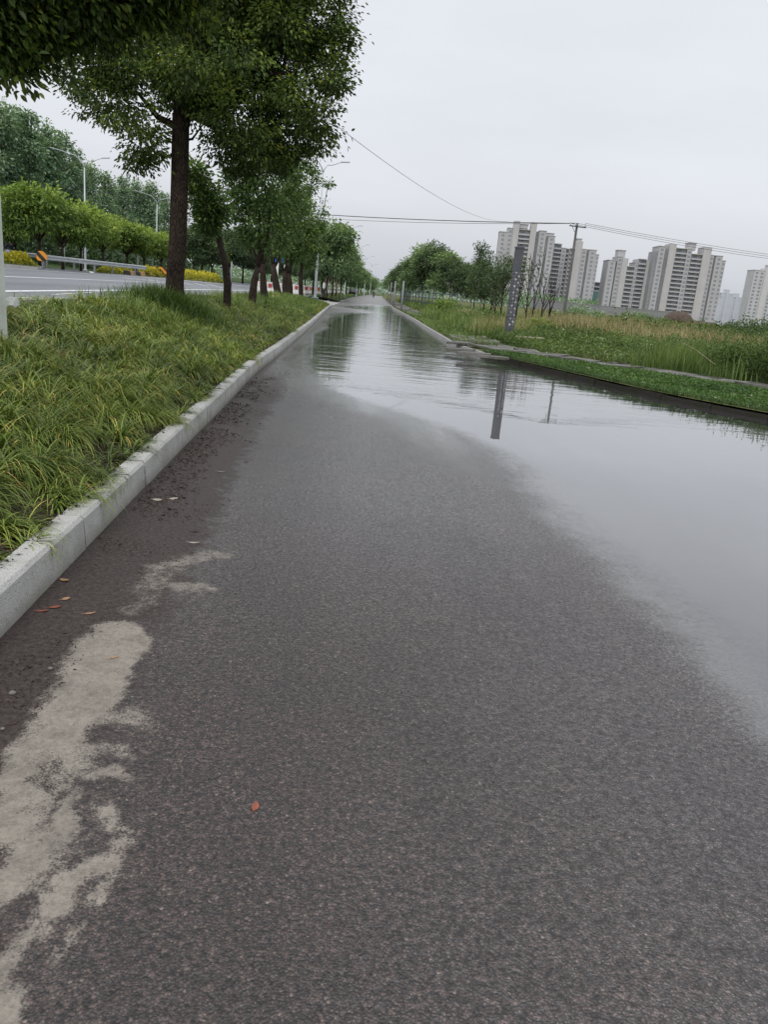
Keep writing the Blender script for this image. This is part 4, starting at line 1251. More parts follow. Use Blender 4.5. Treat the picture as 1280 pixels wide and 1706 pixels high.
def bush(name, label, px, Y, w, h, n, leaf, L=0.14, cat='bush', group=None, zoff=0.0, seed=0, xyz=None):
    random.seed(seed)
    if xyz is None:
        p = at(px, hy(px), Y); base = (p[0], p[1], float(field_z(p[0], p[1])) + zoff)
    else: base = xyz
    root = empty(name, base, 0, label, cat, group)
    lob = []
    for i in range(9):
        a = random.uniform(0, 6.283); d = random.random() * w * 0.36
        hh = h * random.uniform(0.35, 0.8)
        lob.append(((d * math.cos(a), d * math.sin(a), hh * 0.55), (w * 0.22, w * 0.22, hh * 0.5)))
    limbs = [([(0, 0, -0.1), (lo[0][0] * 0.5, lo[0][1] * 0.5, lo[0][2] * 0.5), lo[0]], [0.03, 0.02, 0.008]) for lo in lob]
    limb_mesh(limbs, 5).build('stem', MAT['bark_dark'], root)
    crown(lob, n, 9, w * 0.07, L, hollow=0.3, vbase=0.2, vspan=0.5, aspect=0.5).build('foliage', leaf, root)
    return root

bush('round_bush', 'bright green rounded bush standing before the dark tree row', 742, 62, 2.2, 1.9, 260, MAT['round_leaf'], 0.16, seed=1)
bush('dark_bush', 'large dark bush at the right edge under the last tower', 1268, 62, 4.2, 2.6, 420, MAT['dark_leaf'], 0.2, seed=2)
bush('dark_bush', 'low dark bush just left of the large one at the right edge', 1222, 70, 3.0, 1.7, 200, MAT['dark_leaf'], 0.2, seed=3)
bush('weed_bush', 'low bluish green bush hiding the foot of the perforated column', 858, 25.6, 1.0, 0.55, 170, MAT['weed'], 0.07, seed=4)
bush('weed_bush', 'leafy weed bush with broad leaves left of the reed clump', 1040, 24.5, 1.4, 0.66, 210, MAT['weed'], 0.09, seed=5)
bush('weed_bush', 'leafy weed bush midway between column and reeds', 985, 25.5, 1.5, 0.62, 210, MAT['weed'], 0.09, seed=6)
bush('weed_bush', 'small dark weed bush right of the column foot', 930, 27, 1.3, 0.55, 160, MAT['dark_leaf'], 0.08, seed=7)
bush('green_bush', 'muted green bush at the utility pole foot before the wall', 962, 66, 3.4, 1.9, 260, MAT['poplar_leaf'], 0.22, seed=8)
bush('green_bush', 'muted green bush right of the utility pole below the low block', 996, 74, 3.6, 1.6, 240, MAT['poplar_leaf'], 0.22, seed=9)
bush('green_bush', 'dark green thicket before the boundary wall, left of the thatched hut', 1068, 84, 5.5, 1.8, 300, MAT['far_leaf'], 0.22, seed=10)
bush('green_bush', 'pale green bush between column and utility pole', 905, 36, 2.0, 1.0, 220, MAT['round_leaf'], 0.13, seed=12)

# ------------------------------------------------------------------ grasses and weeds of the waste ground
def field_grasses():
    dry, green, weed = Acc(), Acc(), Acc()
    def scatter(n, ymin, ymax, dmin, dmax, p=1.4):
        y = ymin + (ymax - ymin) * rng.random(n) ** p
        d = U(dmin, 1, n)
        x = rk_x(y) + dmin + (dmax(y) - dmin) * rng.random(n)
        return x, y
    # general turf, from the kerb back
    x, y = scatter(60000, 19.5, 75, 0.5, lambda y: 6 + y * 0.75, 1.5)
    keep = (path_dist(x, y) > 0.85 + 0.25 * (vnoise(x * 2, y * 2, 88, 3) - 0.5)) | ((y > 25.5) & (rng.random(len(x)) < 0.6))
    keep &= beyond_path(x, y) | (y > 24)
    x, y = x[keep], y[keep]; n = len(x); d = x - rk_x(y)
    tall = 0.12 + 0.35 * smooth(1.5, 6, d) * vnoise(x * 0.5, y * 0.4, 81, 3)
    w = U(0.010, 0.018, n) * (1 + y / 30)
    patch = vnoise(x * 0.45, y * 0.30, 82, 4)
    dr = (patch + 0.42 * smooth(22, 40, y) - 0.10 * (x < 7) + rng.normal(0, 0.10, n)) > 0.62
    for acc, sel, vm in ((green, ~dr, 0.55), (dry, dr, 0.35)):
        k = np.where(sel)[0]
        grass_patch('', None, x[k], y[k], field_z(x[k], y[k]) - 0.01, tall[k] * U(0.7, 1.5, len(k)), w[k], (0.8, 1.5), (0.2, 1.6), 3, vm, 0.2, acc=acc)
    # dry seed-grass clumps, chest high further back
    for (n, y0, y1, px0, px1, h0, h1) in ((5200, 34, 60, 885, 1075, 0.8, 1.25), (6500, 30, 62, 1060, 1330, 0.7, 1.1), (2600, 30, 44, 800, 890, 0.5, 0.85), (1500, 48, 60, 768, 800, 0.6, 0.9), (5000, 60, 110, 880, 1330, 0.8, 1.3)):
        yy = U(y0, y1, n); px = U(px0, px1, n)
        r = np.array([at(q, hy(q), 1.0)[0] for q in np.linspace(px0, px1, 24)])
        xx = np.interp(px, np.linspace(px0, px1, 24), r) * yy
        cl = vnoise(xx * 0.35, yy * 0.3, 83, 3)
        kk = cl > 0.45
        xx, yy, cl = xx[kk], yy[kk], cl[kk]; m = len(xx)
        per = 5
        k = np.repeat(np.arange(m), per)
        xx2, yy2 = xx[k] + rng.normal(0, 0.14, m * per), yy[k] + rng.normal(0, 0.14, m * per)
        hh = U(h0 * 0.6, h1, m * per) * (0.25 + 1.05 * cl[k])
        grass_patch('', None, xx2, yy2, field_z(xx2, yy2), hh, U(0.012, 0.022, m * per) * (yy2 / 30), (1.1, 1.5), (0.1, 1.1), 3, 0.5, 0.24, acc=dry)
    tag(dry.build('dry_grass', MAT['dry_grass']), kind='stuff')
    # reed-like tall green clump on the right
    n = 6500
    px = rng.normal(1160, 45, n); px = np.clip(px, 1068, 1330); yy = U(18.6, 25.0, n) - np.clip((px - 1150) / 180, 0, 1) * 3.0
    r = np.array([at(q, hy(q), 1.0)[0] for q in np.linspace(1060, 1340, 20)])
    xx = np.interp(px, np.linspace(1060, 1340, 20), r) * yy
    grass_patch('', None, xx, yy, field_z(xx, yy), U(0.30, 0.85, n) * (0.35 + 0.85 * vnoise(xx * 1.1, yy * 1.1, 84, 3)), U(0.010, 0.018, n), (1.25, 1.54), (0.05, 0.6), 4, 0.42, 0.2, acc=green)
    # rank green grass by the kerb, left of the column
    n = 5200
    yy = U(27, 58, n); xx = rk_x(yy) + U(1.2, 5.5, n)
    grass_patch('', None, xx, yy, field_z(xx, yy), U(0.25, 0.75, n) * (0.5 + vnoise(xx * 0.6, yy * 0.3, 85, 3)), U(0.02, 0.034, n), (1.1, 1.5), (0.1, 1.0), 3, 0.6, 0.2, acc=green)
    n = 6000
    yy = U(23, 62, n); xx = rk_x(yy) + U(0.13, 1.3, n)
    grass_patch('', None, xx, yy, field_z(xx, yy), U(0.08, 0.26, n) * (0.5 + vnoise(xx * 0.8, yy * 0.3, 87, 3)), U(0.016, 0.030, n), (0.9, 1.5), (0.2, 1.3), 3, 0.5, 0.2, acc=green)
    n = 4200
    yy = U(58, 150, n); xx = rk_x(yy) + U(1.9, 9, n)
    grass_patch('', None, xx, yy, field_z(xx, yy), U(0.4, 0.9, n), U(0.05, 0.09, n), (1.1, 1.5), (0.1, 1.0), 2, 0.55, 0.2, acc=green)
    tag(green.build('tall_green_grass', MAT['tall_grass']), kind='stuff')
    # broad leaved weeds
    def weeds(n, px0, px1, y0, y1, h, L, per=14, vm=0.5):
        px = U(px0, px1, n); yy = U(y0, y1, n)
        g = np.linspace(px0, px1, 20); r = np.array([at(q, hy(q), 1.0)[0] for q in g])
        xx = np.interp(px, g, r) * yy
        ok = beyond_path(xx, yy) & (path_dist(xx, yy) > 0.95)
        xx, yy = xx[ok], yy[ok]; m = len(xx)
        k = np.repeat(np.arange(m), per); q = len(k)
        hh = h * U(0.5, 1.2, m) * (0.5 + vnoise(xx * 0.9, yy * 0.9, 86, 3))
        c = np.stack([xx[k] + rng.normal(0, 0.09, q), yy[k] + rng.normal(0, 0.09, q), field_z(xx, yy)[k] + hh[k] * rng.random(q) ** 0.7], 1)
        d = rng.normal(size=(q, 3)); d[:, 2] += 0.35
        LL = L * U(0.6, 1.3, q)
        weed.add(*leaves(c, d, LL, LL * 0.42, np.clip(rng.normal(vm, 0.15, q) + (vnoise(xx * 0.7, yy * 0.5, 121, 4)[k] - 0.5) * 0.8 + 0.3 * ((c[:, 2] - field_z(xx, yy)[k]) / (hh[k] + 0.01) - 0.6), 0, 0.93), 4))
    weeds(3000, 820, 1290, 19.5, 30, 0.36, 0.085)
    weeds(900, 900, 1330, 25, 36, 0.5, 0.12, 14, 0.36)
    weeds(350, 880, 1330, 44, 80, 0.9, 0.2, 14, 0.38)
    weeds(900, 1190, 1330, 15.5, 19.5, 0.95, 0.085, 26, 0.30)
    weeds(500, 780, 900, 24, 42, 0.4, 0.1)
    weeds(700, 720, 830, 40, 75, 0.6, 0.16)
    weeds(500, 1000, 1320, 40, 90, 1.0, 0.2, 14, 0.3)
    tag(weed.build('broadleaf_weeds', MAT['weed']), kind='stuff')
field_grasses()

def clover_strip():

    a = Acc()
    n = 26000
    t = rng.random(n); 
    n = 90000
    y = U(4, 23.5, n); x = rk_x(y) + 0.14 + 6.0 * rng.random(n)
    keep = ~beyond_path(x, y) & (path_dist(x, y) > 0.72 + 0.3 * (vnoise(x * 2.3, y * 2.3, 90, 3) - 0.5)) & (y < 20.6)
    x, y = x[keep], y[keep]; n = len(x); print('clover', n)
    h = (0.04 + 0.13 * vnoise(x * 1.7, y * 1.7, 91, 3)) * (0.35 + 0.65 * smooth(0.7, 1.6, path_dist(x, y)))
    c = np.stack([x, y, field_z(x, y) + h * rng.random(n) ** 0.5], 1)
    d = rng.normal(size=(n, 3)); d[:, 2] *= 0.5; d[:, 2] += 0.15
    LL = U(0.03, 0.065, n)
    v = np.clip(rng.normal(0.55, 0.14, n), 0, 0.92); v = np.clip(v + (vnoise(x * 1.3, y * 1.3, 122, 3) - 0.5) * 0.6, 0, 0.92); v = np.where(rng.random(n) < 0.006, 1.0, v)
    a.add(*leaves(c, d, LL, LL * 0.85, v, 4))
    m = 7000
    y = U(5, 20.5, m); x = rk_x(y) + np.abs(rng.normal(0.0, 0.05, m)) + 0.02
    a.add(*blades(x, y, field_z(x, y) + 0.02, U(0.08, 0.22, m), U(0.005, 0.009, m), U(0.7, 1.4, m), U(0.6, 2.0, m), U(2.2, 4.4, m), 3, np.clip(rng.normal(0.5, 0.18, m), 0, 0.9)))
    tag(a.build('clover_cover', MAT['clover']), kind='stuff')
clover_strip()

# undergrowth added below the poplar wood, leaves kept dark to give its shade
def undergrowth():
    a = Acc(); n = 15000
    px = U(-60, 560, n); yy = U(86, 150, n)
    g = np.linspace(-60, 560, 40); r = np.array([at(q, hy(q), 1.0)[0] for q in g])
    xx = np.interp(px, g, r) * yy
    ok = xx - left_edge(yy) < -24.5
    xx, yy = xx[ok], yy[ok]; n = len(xx)
    z = 1.0 + 0.9 * smooth(-26, -45, xx) + 3.6 * rng.random(n) * (0.4 + vnoise(xx * 0.3, yy * 0.3, 95, 3))
    d = rng.normal(size=(n, 3)); LL = U(0.35, 0.8, n)
    a.add(*leaves(np.stack([xx, yy, z], 1), d, LL, LL * 0.6, np.clip(rng.normal(0.22, 0.14, n), 0, 1), 4))
    tag(a.build('undergrowth', MAT['dark_leaf']), kind='stuff')
undergrowth()

# closing wood far beyond everything
def far_wood():
    a = Acc(); n = 34000
    yy = U(430, 620, n); ang = U(-0.75, 0.32, n); xx = yy * np.tan(ang)
    z = (4 + 9 * vnoise(xx * 0.03, yy * 0.02, 97, 4)) * rng.random(n) ** 0.6
    d = rng.normal(size=(n, 3)); LL = U(0.9, 1.9, n)
    a.add(*leaves(np.stack([xx, yy, z], 1), d, LL, LL * 0.7, np.clip(rng.normal(0.45, 0.2, n), 0, 1), 4))
    tag(a.build('distant_wood', MAT['poplar_leaf']), kind='stuff')
far_wood()

# ------------------------------------------------------------------ yellow shrub beds
def shrub_bed(label, poly_pts, h, n, z):
    a = Acc()
    P = np.array(poly_pts); lo, hi = P.min(0), P.max(0)
    x, y = U(lo[0], hi[0], n * 4), U(lo[1], hi[1], n * 4)
    s = sdist(x, y, P); k = s < 0
    x, y, s = x[k][:n], y[k][:n], s[k][:n]; m = len(x)
    top = h * smooth(0, -0.7, s) * (0.7 + 0.6 * vnoise(x * 0.9, y * 0.9, 99, 3))
    zz = z + top * rng.random(m) ** 0.35
    d = rng.normal(size=(m, 3)); d[:, 2] += 0.5
    LL = U(0.14, 0.28, m)
    c0 = (float(P[:, 0].mean()), float(P[:, 1].mean()), z)
    v = np.clip(0.15 + 0.65 * (zz - z) / h + rng.normal(0, 0.18, m), 0, 1)
    a.add(*leaves(np.stack([x, y, zz], 1), d, LL, LL * 0.6, v, 4))
    root = empty('yellow_shrub_bed', c0, 0, label, 'shrub bed', 'clipped yellow shrub beds')
    a.build('foliage', MAT['yellow_leaf'], root, offset=c0)
    for i in range(12):
        j = random.randrange(m); MB().tube([(x[j] - c0[0], y[j] - c0[1], -0.1), (x[j] - c0[0], y[j] - c0[1], 0.4 * h)], [0.015, 0.01], 5).build('stem', MAT['bark_dark'], root)
    return root

def pp2(px, Y): 
    p = at(px, hy(px), Y); return (p[0], p[1])
shrub_bed('yellow shrub bed on the grass island beside the striped guardrail marker', [pp2(-12, 53), pp2(62, 51.5), pp2(58, 54), pp2(-12, 58)], 0.72, 3600, 0.92)
shrub_bed('low yellow shrub bed behind the guardrail under the round trees', [pp2(165, 66), pp2(226, 76), pp2(222, 82), pp2(160, 72)], 0.55, 2200, 0.88)
shrub_bed('broad yellow shrub bed by the striped kerb left of the thick trunk', [pp2(226, 74), pp2(290, 80), pp2(288, 92), pp2(226, 86)], 0.75, 4200, 0.88)
shrub_bed('tapering yellow shrub bed visible right of the thick trunk', [pp2(296, 74), pp2(372, 92), pp2(368, 98), pp2(300, 90)], 0.8, 4200, 0.85)

# raised grass island with kerb at the guardrail nose
ip = [pp2(-60, 46), pp2(62, 46.5), pp2(70, 49), pp2(66, 55), pp2(-60, 64)]
b = MB(); k = len(ip)
b.add([(p[0], p[1], 0.72) for p in ip] + [(p[0], p[1], 1.0) for p in ip], [(i, (i + 1) % k, (i + 1) % k + k, i + k) for i in range(k)] + [], [(k, k + 1 + i, k + 2 + i) for i in range(k - 2)])
tag(b.build('island_kerb', MAT['far_kerb']), kind='structure')
b = MB(); cm = np.mean(np.array(ip), 0); ip2 = [tuple(cm + (np.array(p) - cm) * 0.93) for p in ip]
b.add([(p[0], p[1], 1.012) for p in ip2], [], [(0, 1 + i, 2 + i) for i in range(k - 2)])
tag(b.build('island_lawn', MAT['bank']), kind='structure')

# ------------------------------------------------------------------ guardrails
def guardrail(label, pts, zt, spacing=3.6, end_marker=False):
    base = (pts[0][0], pts[0][1], zt)
    root = empty('guardrail', base, 0, label, 'guardrail')
    P = [np.array([p[0] - base[0], p[1] - base[1], 0.0]) for p in pts]
    prof = [(0.0, 0.56), (0.05, 0.60), (0.05, 0.66), (-0.01, 0.70), (-0.01, 0.74), (0.05, 0.78), (0.05, 0.84), (0.0, 0.88), (-0.012, 0.87), (0.035, 0.83), (0.035, 0.79), (-0.025, 0.745), (-0.025, 0.695), (0.035, 0.65), (0.035, 0.61), (-0.012, 0.57)]
    D = densify([tuple(p[:2]) for p in P], 2.0)
    MB().prism(prof, [(d[0], d[1], 0) for d in D]).build('rail', MAT['galv'], root)
    acc = 0.4; last = D[0]
    dist = 0
    for a, c in zip(D[:-1], D[1:]):
        dist += np.linalg.norm(c - a)
        if dist >= spacing * 0.98 or a is D[0]:
            b = MB(); b.tube([(a[0] - 0.09, a[1], -0.25), (a[0] - 0.09, a[1], 0.82)], 0.07, 10)
            b.build('post', MAT['galv_dark'], root); dist = 0
    return root
ga = [pp2(74, 53), pp2(125, 58), pp2(189, 66), pp2(243, 73.5)]
guardrail('near silver guardrail with orange and black marker at its left end', ga, 0.85)
gb = [pp2(36, 62), pp2(80, 66.5), pp2(146, 77)]
guardrail('farther guardrail showing behind the near one beside the scooter rider', gb, 0.95)
# marker plate on the rail nose
mp_ = pp2(69.5, 52.4)
root = empty('hazard_marker', (mp_[0], mp_[1], 0.85), 0, 'rounded orange and black striped hazard plate on the guardrail end', 'sign')
b = MB()
n = 20
prof = [(0.33 * (abs(math.cos(t)) ** 0.6) * math.copysign(1, math.cos(t)), 0.30 * (abs(math.sin(t)) ** 0.6) * math.copysign(1, math.sin(t))) for t in np.linspace(0, 2 * math.pi, n, endpoint=False)]
vs = [(x, -0.03, z + 0.78) for x, z in prof] + [(x, 0.0, z + 0.78) for x, z in prof]
b.add(vs + [(0, -0.03, 0.78)], [(i, (i + 1) % n, n + (i + 1) % n, n + i) for i in range(n)], [(2 * n, (i + 1) % n, i) for i in range(n)])
b.build('plate', MAT['chevron'], root)
MB().tube([(0, 0.06, -0.2), (0, 0.06, 0.9)], 0.05, 10).build('post', MAT['galv_dark'], root)

# striped low kerb blocks past the rail end
q0, q1 = np.array(pp2(207, 71)), np.array(pp2(290, 84))
root = empty('striped_kerb', (q0[0], q0[1], 0.85), 0, 'low black and tan striped kerb running beyond the guardrail to the thick trunk', 'kerb')
MB().prism([(0.12, 0), (0.10, 0.34), (-0.10, 0.36), (-0.12, 0)], [(d[0] - q0[0], d[1] - q0[1], 0) for d in densify([tuple(q0), tuple(q1)], 2.0)]).build('blocks', MAT['kerb_stripes'], root)
q = pp2(266, 79)
root = empty('striped_board', (q[0], q[1], 0.85), 0, 'small tilted orange and black striped board in the yellow bed', 'sign')
b = MB(); b.box(-0.62, 0.62, -0.03, 0.0, 0.35, 0.95); b.build('board', MAT['chevron'], root)
for s in (-0.4, 0.4): MB().tube([(s, 0.03, -0.2), (s, 0.03, 0.7)], 0.025, 6).build('post', MAT['galv_dark'], root)

# ------------------------------------------------------------------ street lamps
def lamp_proto(H=10.0, arm=1.9):
    root = empty('street_lamp', (0, 0, 0))
    MB().tube([(0, 0, -0.3), (0, 0, 0.0), (0, 0, 2.2), (0, 0, H - 1.0)], [0.105, 0.105, 0.09, 0.055], 12).build('pole', MAT['lamp'], root, smooth=True)
    MB().box(-0.2, 0.2, -0.2, 0.2, -0.05, 0.03).build('base_plate', MAT['lamp'], root)
    for s, top, ln in ((-1, H + 0.25, arm * 1.15), (1, H - 0.05, arm * 0.8)):
        pts = [(0, 0, H - 1.02), (s * 0.12, 0, H - 0.7), (s * 0.35, 0, H - 0.42), (s * 0.75, 0, top - 0.32), (s * ln, 0, top)]
        a = MB().tube(pts, [0.05, 0.045, 0.04, 0.035, 0.03], 8).build('arm', MAT['lamp'], root, smooth=True)
        h = MB(); x0, x1 = s * ln, s * (ln + 0.72); z0 = top
        xa, xb = min(x0, x1), max(x0, x1)
        h.add([(x0, -0.06, z0 - 0.035), (x1, -0.12, z0 + 0.07), (x1, 0.12, z0 + 0.07), (x0, 0.06, z0 - 0.035), (x0, -0.05, z0 + 0.05), (x1, -0.09, z0 + 0.15), (x1, 0.09, z0 + 0.15), (x0, 0.05, z0 + 0.05)],
              [(0, 1, 2, 3), (4, 7, 6, 5), (0, 4, 5, 1), (3, 2, 6, 7), (0, 3, 7, 4), (1, 5, 6, 2)])
        h.build('lamp_head', MAT['lamp_head'], a)
    return root
lp = lamp_proto()
lamps = [(142, 79, 0.9, 0.10, 'double armed lamp post in front of the rounded trees, nearest the guardrail marker'), (260, 112, 0.95, 0.1, 'double armed lamp post rising above trees just left of the thick trunk'), (336, 158, 0.95, 0.1, 'small distant double armed lamp post seen right of the thick trunk'),
         (526, 63, 0.55, 0.55, 'tall double armed lamp post at the far tip of the lilyturf verge'), (574.5, 119, 0.35, 0.55, 'double armed lamp post above the avenue trees, second along the side road'), (594, 165, 0.35, 0.5, 'third double armed lamp post along the side road, above the avenue trees'),
         (607, 215, 0.35, 0.5, 'fourth and smallest lamp post along the side road'), (617, 270, 0.35, 0.5, 'faint farthest lamp arms above the avenue trees')]
for i, (px, Y, z, rz, lb) in enumerate(lamps):
    o = lp if i == 0 else copy_tree(lp)
    p = at(px, hy(px), Y)
    o.location = (p[0], p[1], z); o.rotation_euler = (0, 0, rz)
    tag(o, lb, 'street lamp', 'double armed street lamps')

# small pale posts among the round trees and along the right row
def pale_post(px, Y, H, r, z, label, group):
    p = at(px, hy(px), Y)
    root = empty('marker_post', (p[0], p[1], z), 0, label, 'post', group)
    MB().tube([(0, 0, -0.2), (0, 0, H)], [r, r * 0.9], 10).build('shaft', MAT['post_grey'], root, smooth=True)
    MB().tube([(0, 0, H), (0, 0, H + 0.04)], [r * 1.15, r * 0.6], 10).build('cap', MAT['lamp_head'], root)
for px, Y, H, r, z, lb in ((107, 68, 2.1, 0.07, 0.9, 'pale post left of the first lamp under the rounded trees'), (136.5, 76, 1.6, 0.05, 0.9, 'thin pale post just left of the first lamp post'), (229, 84, 1.9, 0.09, 0.9, 'pale post in the yellow bed under the rounded trees'), (254, 90, 1.7, 0.07, 0.9, 'short pale post right of the yellow bed post'),
                           (385, 90, 2.6, 0.10, 0.5, 'pale post beyond the first lopped tree')):
    pale_post(px, Y, H, r, z, lb, 'pale posts across the main road')
for px, Y, H, lb in ((671, 66, 2.2, 'tallest pale post before the dense row on the right'), (657.5, 84, 2.4, 'second pale post before the dense row, left of the tallest'), (651, 110, 2.6, 'third pale post before the dense row'), (647, 150, 2.8, 'farthest pale post before the dense row')):
    pale_post(px, Y, H, 0.075, 0.2, lb, 'pale posts beside the right kerb')

# white post at the left edge, set in a concrete lump
p = at(-2, 508, 7.4)
root = empty('white_post', (p[0], p[1], float(verge_z(p[0], p[1]))), 0, 'thick white painted post cut off by the left edge of the photo', 'post')
zt = 1.86 - root.location.z
MB().tube([(0, 0, -0.2), (0, 0, zt), (0, 0, zt + 0.012)], [0.062, 0.046, 0.036], 16).build('sleeve', MAT['white_post'], root, smooth=False)
MB().tube([(0, 0, zt), (0, 0, zt + 1.4)], [0.024, 0.022], 12).build('upper_tube', MAT['white_post'], root, smooth=True)
p2 = at(20, 512, 7.25)
b = bmesh.new(); bmesh.ops.create_icosphere(b, subdivisions=2, radius=0.1)
for v_ in b.verts:
    v_.co = Vector((v_.co.x * 0.62, v_.co.y * 1.0, max(v_.co.z, -0.02) * 0.95)) * (1 + 0.16 * math.sin(v_.co.x * 60) * math.cos(v_.co.y * 45))
me = bpy.data.meshes.new('concrete_lump'); b.to_mesh(me); b.free(); me.materials.append(MAT['concrete_block'])
o = bpy.data.objects.new('concrete_lump', me); COL.objects.link(o); o.location = (p2[0] - 0.0, p2[1], p2[2] + 0.02)
tag(o, 'pale broken lump of concrete beside the white post foot', 'concrete block')
o.scale = (0.9, 0.9, 0.8)

# ------------------------------------------------------------------ water filled barriers closing the driveway
def barrier(label, p, rz, body_mat, panel_mat, s=1.0):
    root = empty('water_barrier', p, rz, label, 'road barrier', 'red and white barriers across the driveway')
    w = 0.72
    prof = [(-0.25, 0), (0.25, 0), (0.22, 0.22), (0.12, 0.42), (0.09, 0.98), (-0.09, 0.98), (-0.12, 0.42), (-0.22, 0.22)]
    MB().prism(prof, [(-w, 0, 0), (w, 0, 0)]).build('body', MAT[body_mat], root)
    for sx in (-0.36, 0.36):
        MB().box(sx - 0.17, sx + 0.17, -0.145, -0.105, 0.52, 0.84).build('panel', MAT[panel_mat], root)
    MB().tube([(-w + 0.1, 0, 0.98), (-w + 0.1, 0, 1.06)], 0.05, 8).build('filler_cap', MAT[panel_mat], root)
bs = [(443, 72), (455, 73.5), (467, 75.5), (478, 79), (488, 83), (497, 87), (505, 91), (513, 95), (526, 97)]
where = ['at the left end, between two dark trunks', 'second from the left, right of the twin leader tree', 'third from the left by the stout trunk', 'fourth from the left behind the pale limbs', 'fifth from the left', 'sixth from the left', 'third from the right end', 'orange toned one next to the right end', 'at the right end beside the lamp foot']
for i, (px, Y) in enumerate(bs):
    p = at(px, hy(px), Y)
    orange = i >= 7
    barrier(('orange and white' if orange else 'red and white') + ' road barrier ' + where[i], (p[0], p[1], 0.40), 0.5, 'white_plastic', 'orange_plastic' if orange else 'red_plastic')

# blue road sign behind the lopped trees
for px, Y, lb in ((458, 66, 'small blue sign panel on a white post behind the stout lopped tree'), (470.5, 68, 'second blue sign panel just right of the first behind the lopped trees')):
    p = at(px, hy(px), Y)
    root = empty('blue_sign', (p[0], p[1], 0.5), 0, lb, 'sign', 'blue signs behind the lopped trees')
    MB().box(-0.26, 0.26, -0.05, -0.02, 2.45, 2.85).build('panel', MAT['blue_sign'], root)
    MB().tube([(0.12, 0.03, -0.3), (0.12, 0.03, 2.9)], 0.11 if px < 460 else 0.06, 10).build('post', MAT['white_post'], root, smooth=True)

# ------------------------------------------------------------------ perforated column, utility pole and wires
cp = at(854, hy(854), 27.0)
def column():
    zb = float(field_z(cp[0], cp[1])) - 0.05
    H = 3.18 - zb; w = 0.115
    root = empty('perforated_column', (cp[0], cp[1], zb), math.radians(12), 'square charcoal metal column with pale diamond perforations standing in the weeds', 'column')
    skin, core = MB(), MB()
    z0, z1 = 0.62, H - 0.72
    rr = random.Random(5)
    rows = 17
    for k in range(4):
        a = k * math.pi / 2
        fx_ = lambda u, z, d=0.0: (math.cos(a) * u - math.sin(a) * -(w - d), math.sin(a) * u + math.cos(a) * -(w - d), z)
        # plain sheet below and above the pattern
        for (za, zb_) in ((0.0, z0), (z1, H)):
            skin.add([fx_(-w, za), fx_(w, za), fx_(w, zb_), fx_(-w, zb_)], [(0, 1, 2, 3)])
        dz = (z1 - z0) / rows
        for r in range(rows):
            for c in range(2):
                ua, ub = -w + c * w, -w + (c + 1) * w
                za, zb_ = z0 + r * dz, z0 + (r + 1) * dz
                uc, zc = (ua + ub) / 2 + rr.uniform(-0.008, 0.008), (za + zb_) / 2 + rr.uniform(-0.012, 0.012)
                if (r + c) % 2 == 0 and rr.random() < 0.93: hu, hz = rr.uniform(0.034, 0.050), rr.uniform(0.042, 0.064)
                else: hu, hz = rr.uniform(0.010, 0.026), rr.uniform(0.015, 0.03)
                tl = rr.uniform(-0.02, 0.02)
                d = [(uc - hu, zc - tl), (uc, zc - hz), (uc + hu, zc + tl), (uc, zc + hz)]
                cs = [(ua, za), (ub, za), (ub, zb_), (ua, zb_)]
                skin.add([fx_(*q) for q in cs + d], [], [(0, 5, 4), (0, 1, 5), (1, 6, 5), (1, 2, 6), (2, 7, 6), (2, 3, 7), (3, 4, 7), (3, 0, 4)])
        core.add([fx_(-w + 0.02, z0 - 0.05, 0.025), fx_(w - 0.02, z0 - 0.05, 0.025), fx_(w - 0.02, z1 + 0.05, 0.025), fx_(-w + 0.02, z1 + 0.05, 0.025)], [(0, 1, 2, 3)])
    skin.build('metal_skin', MAT['column_steel'], root)
    core.build('white_core', MAT['diffuser'], root)
    MB().box(-w - 0.012, w + 0.012, -w - 0.012, w + 0.012, H - 0.002, H + 0.05).build('cap', MAT['column_steel'], root)
column()

up = at(941, hy(941), 65.0)
def utility_pole(label, p, H, rz=0.25):
    root = empty('utility_pole', (p[0], p[1], 0.2), rz, label, 'utility pole')
    MB().tube([(0, 0, -0.3), (0, 0, 0), (0, 0, H)], [0.14, 0.135, 0.085], 12).build('pole', MAT['utility'], root, smooth=True)
    MB().box(-0.75, 0.75, -0.19, -0.11, H - 0.32, H - 0.24).build('crossarm', MAT['dark_steel'], root)
    for x in (-0.66, -0.2, 0.66):
        b = MB(); b.tube([(x, -0.15, H - 0.24), (x, -0.15, H - 0.14), (x, -0.15, H - 0.09), (x, -0.15, H - 0.02)], [0.02, 0.06, 0.035, 0.05], 8)
        b.build('insulator', MAT['lamp'], root)
    MB().tube([(-0.5, -0.15, H - 0.32), (0, -0.08, H - 0.9)], 0.02, 6).build('brace', MAT['dark_steel'], root)
    return root
utility_pole('dark slender utility pole with crossarm in front of the left towers', up, 7.9)
lpole = (-44.0, 112.0)
utility_pole('utility pole beyond the main road carrying the overhead cable', (lpole[0], lpole[1], 0), 11.5)
rpole = (62.0, 78.0)
utility_pole('utility pole outside the photo to the right carrying the cables', (rpole[0], rpole[1], 0), 8.2)

